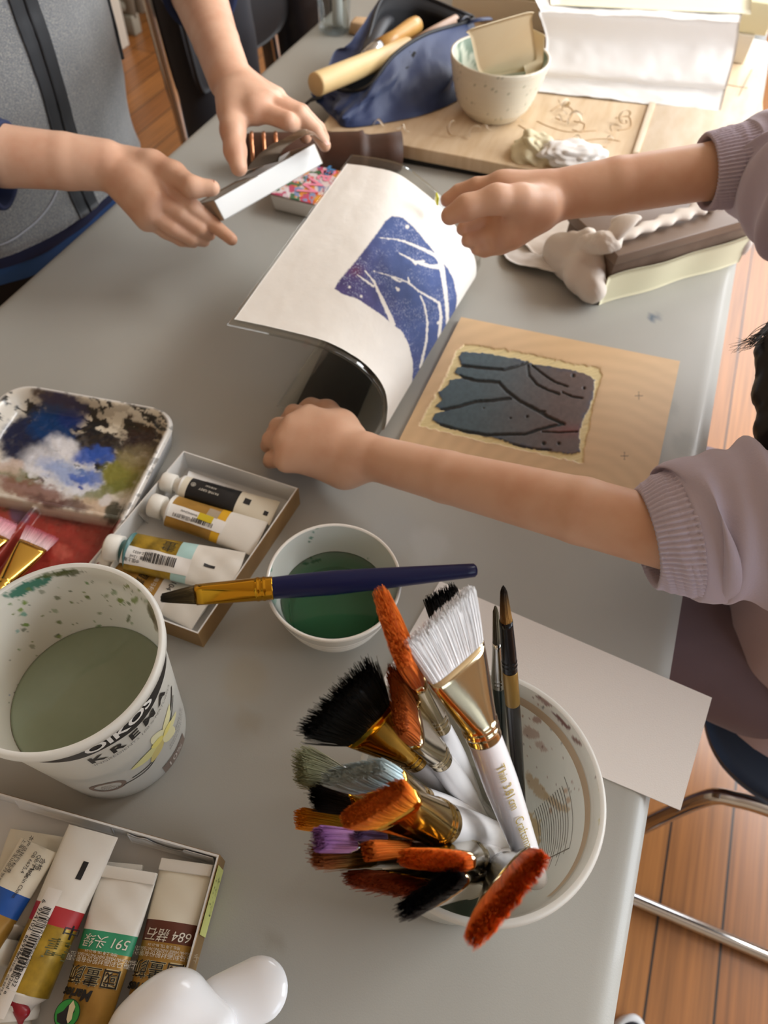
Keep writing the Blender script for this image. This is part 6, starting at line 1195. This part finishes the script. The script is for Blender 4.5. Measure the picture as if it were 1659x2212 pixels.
hAn = np.array(hA); yk = [rc(z_(.53, .80, .375), z_(.85, .80, .375), .080, .080, .05), rc(z_(.525, .80, .38), np.array(z_(.525, .80, .38)) * .6 + eR * .4, .066, .058, .03), rc(z_(.855, .80, .38), np.array(z_(.855, .80, .38)) * .6 + eL * .4, .066, .058, .03), rc(z_(.58, .79, .33), z_(.80, .79, .33), .118, .118, .04), rc(hAn + (0, .03, -.09), hAn + (0, .04, -.19), .064, .072, .02), rc(hAn + (0, .02, -.05), hAn + (0, .03, -.13), .070, .062, .01, sub=True)]
blobmesh('shirt', yk, nb, .007, parent=pa, wr=.005, seed=34, sc=20)
for x in (.615, .765): blobmesh('shoe', [rc(z_(x, .83, -.688), z_(x, .67, -.705), .046, .032, .02), rc(z_(x, .82, -.66), z_(x, .82, -.70), .042, .042, .02)], bk_t, .006, parent=pa, wr=.001)
hs = [rc(hAn + (0, -.025, .085), hAn + (0, .03, .07), .070, .085, .03)]; blobmesh('fringe', hs, hairb, .006, parent=pa, wr=.004)
# ---------------------------------------------------------------- held white box
FTL, FTR = P(462, 433, .108), P(680, 310, .122); dep = P(418, 442, .076) - FTL; hx = nrm(FTR - FTL); dep = dep - hx * (dep @ hx); dpl = .058; dn = nrm(dep); hz = nrm(np.cross(hx, dn)); hz = hz if hz[2] < 0 else -hz
best = min((abs(PX(FTL + hz * t)[1] - 476) + abs(PX(FTL + hz * t)[0] - 485), t) for t in np.linspace(.012, .05, 80)); hgt = best[1]
wb_ = thing('paint_set_box', 'white cardboard box of paints held tilted by the person in the grey vest', 'box', tuple((FTL + FTR) / 2 + dn * dpl / 2 + hz * hgt))
LB = np.linalg.norm(FTR - FTL); bxp = lambda a, b, c: FTL + hx * a + dn * b + hz * c
whc = M('white_carton', '#eceeec', .45); th = .0014
def panel(name, q, m=None, n=None):
    q = [np.array(k) for k in q]; n = nrm(np.cross(q[1] - q[0], q[3] - q[0])) * th; return MB().add(*hexa(q, [k + n for k in q], .0003, 1)).build(name, m or whc, wb_, smooth=False)
panel('front_panel', [bxp(0, 0, 0), bxp(LB, 0, 0), bxp(LB, 0, hgt), bxp(0, 0, hgt)]); panel('back_panel', [bxp(0, dpl, 0), bxp(0, dpl, hgt), bxp(LB, dpl, hgt), bxp(LB, dpl, 0)]); panel('base_panel', [bxp(0, 0, hgt), bxp(LB, 0, hgt), bxp(LB, dpl, hgt), bxp(0, dpl, hgt)])
tanc = M('tan_carton', '#b9a58c', .5); panel('end_panel', [bxp(0, 0, 0), bxp(0, 0, hgt), bxp(0, dpl, hgt), bxp(0, dpl, 0)], tanc); panel('end_panel', [bxp(LB, 0, 0), bxp(LB, dpl, 0), bxp(LB, dpl, hgt), bxp(LB, 0, hgt)], tanc)
foil = M('brown_foil', '#8d7a68', .22, .55, bump=(20, .3, .004)); inkd = M('dark_tray', '#1d2422', .3)
panel('inner_tray', [bxp(.003, .003, .006), bxp(.003, dpl - .003, .006), bxp(LB - .003, dpl - .003, .006), bxp(LB - .003, .003, .006)], inkd)
g = np.array([[bxp(a, b, -.0004) for b in np.linspace(-.0004, dpl, 4)] for a in np.linspace(0, LB * .42, 6)]); v, f = up_slab(g, .0008); MB().add(v, f).build('foil_lid', foil, wb_)
g = pgrid([((530, 369), (600, 347), .114), ((548, 344), (606, 333), .124), ((578, 318), (618, 316), .136), ((618, 297), (640, 301), .147), ((652, 282), (664, 292), .152), ((676, 288), (684, 297), .146), ((692, 302), (697, 308), .134)], 40, 12, .0012, 97)
MB().add(*slab(g, .0007)).build('lifted_flap', foil, wb_)

# ---------------------------------------------------------------- person in the lavender sweatshirt
pbn = thing('person', 'person in a lavender sweatshirt peeling the tree print off its block', 'person', (.56, -.46, 0))
eB, wB = np.array(J(1500, 1172, .118)), np.array(J(796, 986, .050)); mB = [J(668, 900, .050), J(634, 920, .051), J(614, 953, .046), J(620, 994, .038)]
fB_ = [([mB[0], J(634, 893, .038), J(622, 908, .018), J(636, 912, .010)], (.0092, .0086, .0076, .0068)), ([mB[1], J(602, 922, .036), J(592, 936, .018), J(608, 942, .009)], (.0094, .0088, .0076, .0068)), ([mB[2], J(586, 950, .032), J(580, 962, .016), J(598, 966, .008)], (.0090, .0084, .0074, .0064)), ([mB[3], J(588, 992, .026), J(584, 996, .013), J(602, 994, .007)], (.0082, .0078, .0068, .0060))]
tB = ([J(760, 950, .042), J(740, 922, .042), J(706, 890, .034), J(672, 882, .024), J(648, 892, .014)], (.0150, .0135, .0110, .0094, .0078))
v1, f1_ = arm_hand(eB, wB, .0252, .0198, mB, fB_, tB, .0135, [rc(J(720, 930, .044), J(760, 1010, .040), .0165, .0155, .014), rc(J(680, 1000, .030), J(740, 1022, .030), .0125, .0145, .012), rc(J(566, 972, .040), J(622, 975, .047), .0013, .0010, .0025, sub=True), rc(J(578, 930, .044), J(632, 938, .0565), .0010, .0008, .003, sub=True), rc(J(612, 903, .048), J(656, 908, .058), .0009, .0007, .003, sub=True)], bow=(0, 0, .002))
eC, wC = np.array(J(1690, 346, .207)), np.array(J(1198, 422, .172)); mC = [J(1078, 402, .176), J(1086, 424, .166), J(1094, 462, .156), J(1104, 496, .146)]
fC = [([mC[0], J(1030, 404, .172), J(992, 416, .164), J(966, 432, .158)], (.0094, .0088, .0078, .0066)), ([mC[1], J(1050, 470, .150), J(1018, 490, .146), J(1000, 494, .148)], (.0092, .0086, .0076, .0064)), ([mC[2], J(1064, 506, .140), J(1028, 520, .138), J(1010, 520, .142)], (.0090, .0084, .0074, .0062)), ([mC[3], J(1078, 530, .132), J(1046, 540, .130), J(1030, 538, .134)], (.0080, .0076, .0068, .0058))]
tC = ([J(1170, 442, .174), J(1124, 434, .182), J(1072, 430, .186), J(1008, 448, .180), J(972, 466, .172)], (.0160, .0140, .0120, .0104, .0082))
v2, f2_ = arm_hand(eC, wC, .0240, .0222, mC, fC, tC, .0135, [rc(J(1160, 462, .164), J(1104, 504, .150), .0150, .0135, .020), rc(J(1150, 418, .172), J(1096, 410, .174), .0145, .0125, .016)])
shL, shR = np.array(z_(.41, -.36, .235)), np.array(z_(.70, -.36, .245)); body = [rc(shL, eB, .034, .0265, .02), rc(shR, eC, .036, .027, .02), rc(z_(.47, -.36, .20), z_(.65, -.36, .205), .08, .08, .05), rc(z_(.49, -.37, .0), z_(.58, -.37, .0), .09, .09, .05), rc(z_(.48, -.52, -.20), z_(.64, -.52, -.20), .11, .11, .05)]
for x in (.47, .66): body += [rc(z_(x, -.50, -.215), z_(x, -.10, -.20), .072, .055, .03), rc(z_(x, -.10, -.20), z_(x, -.06, -.62), .052, .036, .02), rc(z_(x, -.06, -.705), z_(x, .07, -.715), .030, .024, .02)]
hB_ = np.array(z_(.555, -.27, .385)); hf = (.0, 1, -.75); body += head_prims(hB_, hf); v3, f3_ = sdf_net(body, .0085, 2); v3[:, 2] = np.maximum(v3[:, 2], .001)
MB().add(v1, f1_).add(v2, f2_).add(v3, f3_).build('body', skinB, pbn); eyes(pbn, hB_, hf)
nail(pbn, J(975, 462, .1735), J(1012, 448, .180), nrm(np.array([0, 0, T + HC]) - J(975, 462, .173)), .0055)
lav = M('lavender_fleece', '#b9afbe', .9, bump=(600, .25, .0008), sheen=.25); lavr = M('lavender_rib', '#c0b6c4', .9, bump=(900, .2, .0005), sheen=.25)
# sleeve of the near arm: ribbed cuff, then gathered folds
axB = nrm(eB - wB); cB = np.array(J(1396, 1163, .106)); cB2 = np.array(J(1474, 1150, .112))
sleeve(pbn, 'ribbed_cuff', cB, cB2, .0375, .0480, lavr, ribs=64, ell=.92, seed=21, n=640, folds=[(.5, .002, .3, .1, 2)])
fold = [(.05, .011, .035, .02, 0), (.17, .010, .040, .04, 1.2), (.31, .013, .045, .06, 2.0), (.46, .010, .045, .05, .4), (.62, .013, .055, .05, 2.6), (.8, .010, .06, .03, 1), (.95, .008, .05, 0, 1)]
endB = np.array(z_(.385, -.27, .150)); sleeve(pbn, 'sleeve', cB2 - axB * .002, endB, .0470, .070, lav, folds=fold, ell=.95, seed=22, n=240, mid=[cB2 + nrm(cB2 - cB) * .03])
sleeve(pbn, 'sleeve', endB - nrm(endB - cB2) * .05, shL + np.array([.02, -.02, .0]), .070, .085, lav, folds=[(.3, .006, .1, .05, 1), (.6, .006, .1, .05, 2)], seed=23)
axC = nrm(eC - wC); cC = wC + (eC - wC) * along(wC, eC, (1522, 352)); cC2 = cC + axC * .038; sleeve(pbn, 'ribbed_cuff', cC, cC2, .0330, .0375, lavr, ribs=64, ell=.95, seed=24, n=640)
endC = np.array(P(1900, 470, .222)); dC = nrm(cC2 - cC); sleeve(pbn, 'sleeve', cC2 - dC * .002, endC, .0368, .060, lav, folds=[(.12, .0030, .035, .02, 3.2), (.26, .008, .035, .03, 3.6), (.40, .010, .045, .05, 2.9), (.58, .010, .05, .04, .3), (.78, .009, .06, 0, 1)], seed=25, n=240, mid=[cC2 + dC * .020, P(1712, 404, .203)])
sleeve(pbn, 'sleeve', endC - nrm(endC - cC2) * .03, shR + np.array([-.02, -.02, 0]), .064, .085, lav, folds=[(.3, .006, .1, .05, 1), (.6, .006, .1, .05, 2)], seed=26)
rows = []
for z in np.linspace(-.235, .27, 50):
    k = (z + .235) / .505; A = .160 - .02 * math.sin(k * PI) + .03 * k + (.0 if z < .16 else -.10 * ((z - .16) / .11) ** 2); B = .175 - .02 * k - (.0 if z < .16 else .07 * ((z - .16) / .11) ** 2); yc = -.405 + .10 * k; rows.append(((.525 + .03 * k, yc, T + z), A, B, 0))
v, f = rings(ring_cloth(rows, 120, 2.2, 31, .010, 9), False, False); MB().add(v, f).build('sweatshirt', lav, pbn)
yk = [rc(shL + (.02, 0, -.02), shR + (-.02, 0, -.02), .082, .082, .05), rc(shL + (.0, .0, -.01), shL * .6 + eB * .4, .068, .060, .03), rc(shR, shR * .6 + eC * .4, .068, .060, .03), rc(z_(.50, -.355, .12), z_(.62, -.355, .12), .135, .135, .05), rc(hB_ + (-.0, -.02, -.06), hB_ + (.0, -.035, -.16), .062, .070, .02), rc(hB_ + (0, 0, -.03), hB_ + (0, -.01, -.10), .075, .062, .01, sub=True)]
blobmesh('yoke', yk, lav, .007, parent=pbn, wr=.006, seed=33, sc=20)
shm = M('grey_shoe', '#4a4c52', .7)
for x in (.47, .66): blobmesh('shoe', [rc(z_(x, -.07, -.688), z_(x, .09, -.705), .046, .032, .02), rc(z_(x, -.06, -.66), z_(x, -.06, -.70), .042, .042, .02)], shm, .006, parent=pbn, wr=.001)
mauve = M('mauve_trousers', '#6f5f66', .9, sheen=.2, bump=(400, .2, .0008)); tro = [rc(z_(.48, -.52, -.19), z_(.64, -.52, -.19), .125, .125, .05)]
for x in (.465, .655): tro += [rc(z_(x, -.48, -.20), z_(x, -.10, -.19), .090, .075, .04), rc(z_(x, -.10, -.19), z_(x, -.06, -.60), .075, .066, .03)]
blobmesh('trousers', tro, mauve, .009, parent=pbn, wr=.006, seed=14, sc=18)
lk = [hB_ + (-.06, .03, -.02), z_(.515, -.175, .25), P(1676, 760, .175), P(1668, 850, .155), P(1672, 930, .140), P(1684, 1010, .125)]
hs = [rc(hB_ + (0, -.03, .05), hB_ + (0, -.01, .05), .097, .094, .03), rc(hB_ + (.0, -.06, -.06), hB_ + (0, -.05, .02), .07, .09, .03), rc(hB_ + (.075, -.02, .03), hB_ + (.08, .0, -.20), .035, .02, .02), rc(hB_ + (-.075, -.02, .03), hB_ + (-.06, .03, -.05), .035, .024, .02)] + chain(lk, [.020, .016, .0125, .0115, .012, .010], .01)
hair_o = blobmesh('hair', hs, hairb, .0032, parent=pbn, wr=.003, sc=110)
g = np.random.default_rng(4); mb = MB()          # loose hanging strands
for k in range(260):
    y0 = g.uniform(690, 960); s0 = P(1668 + g.uniform(-8, 6), y0, .168 - (y0 - 690) * .00016); e = P(1652 + g.normal(0, 9), y0 + g.uniform(30, 90), .150 - (y0 - 690) * .00016); m_ = (s0 + e) / 2 + g.normal(0, .003, 3); mb.add(*tube(spline([s0, m_, e], 8), np.linspace(.00045, .00015, 8), 4))
for k in range(46):
    u = g.random(); e = P(1570 + 60 * u + g.normal(0, 6), 758 - 20 * u + g.normal(0, 9), .178); s0 = P(1672, 700 + g.normal(0, 12), .185); m_ = P(1632 + g.normal(0, 4), 732 + g.normal(0, 7), .182); mb.add(*tube(spline([s0, m_, e], 12), np.linspace(.0004, .00008, 12), 4))
mb.build('loose_strands', hairb, hair_o)

# ---------------------------------------------------------------- sneaker on the floor by the near table end
sc0 = P(1372, 2246, -.70); sx, sy = sc0[0], sc0[1]; sh = thing('sneaker', 'dark sneaker with a thick white sole on the floorboards', 'shoe', (sx - .1, sy, 0))
def outline(w, l, n=60): a = np.arange(n) / n * 2 * PI; x = np.cos(a) * l / 2; y = np.sin(a) * w / 2 * (1 - .12 * np.cos(a + .6)); y = np.where(np.cos(a) < 0, y * .86, y); return x, y
x, y = outline(.098, .28); so = lambda k, z: np.c_[sx - .11 + x * k, sy + y * k, np.full(60, z)]
MB().add(*rings([so(.97, .001), so(1., .004), so(1.01, .028), so(.99, .034), so(.95, .034)], True, True)).build('sole', M('sole_white', '#dcdcdc', .5), sh)
rs = [];
for k, z in ((.965, .030), (.97, .045), (.93, .060), (.84, .072), (.72, .080)): rs.append(np.c_[sx - .11 + x * k - (1 - k) * .12, sy + y * k * (1 if k > .9 else .95), np.where(x > 0, z - .012 * (x / .14), z + .02 * (-x / .14))])
MB().add(*rings(rs, False, True)).build('upper', M('dark_mesh', '#22252c', .8, bump=(300, .4, .001)), sh)
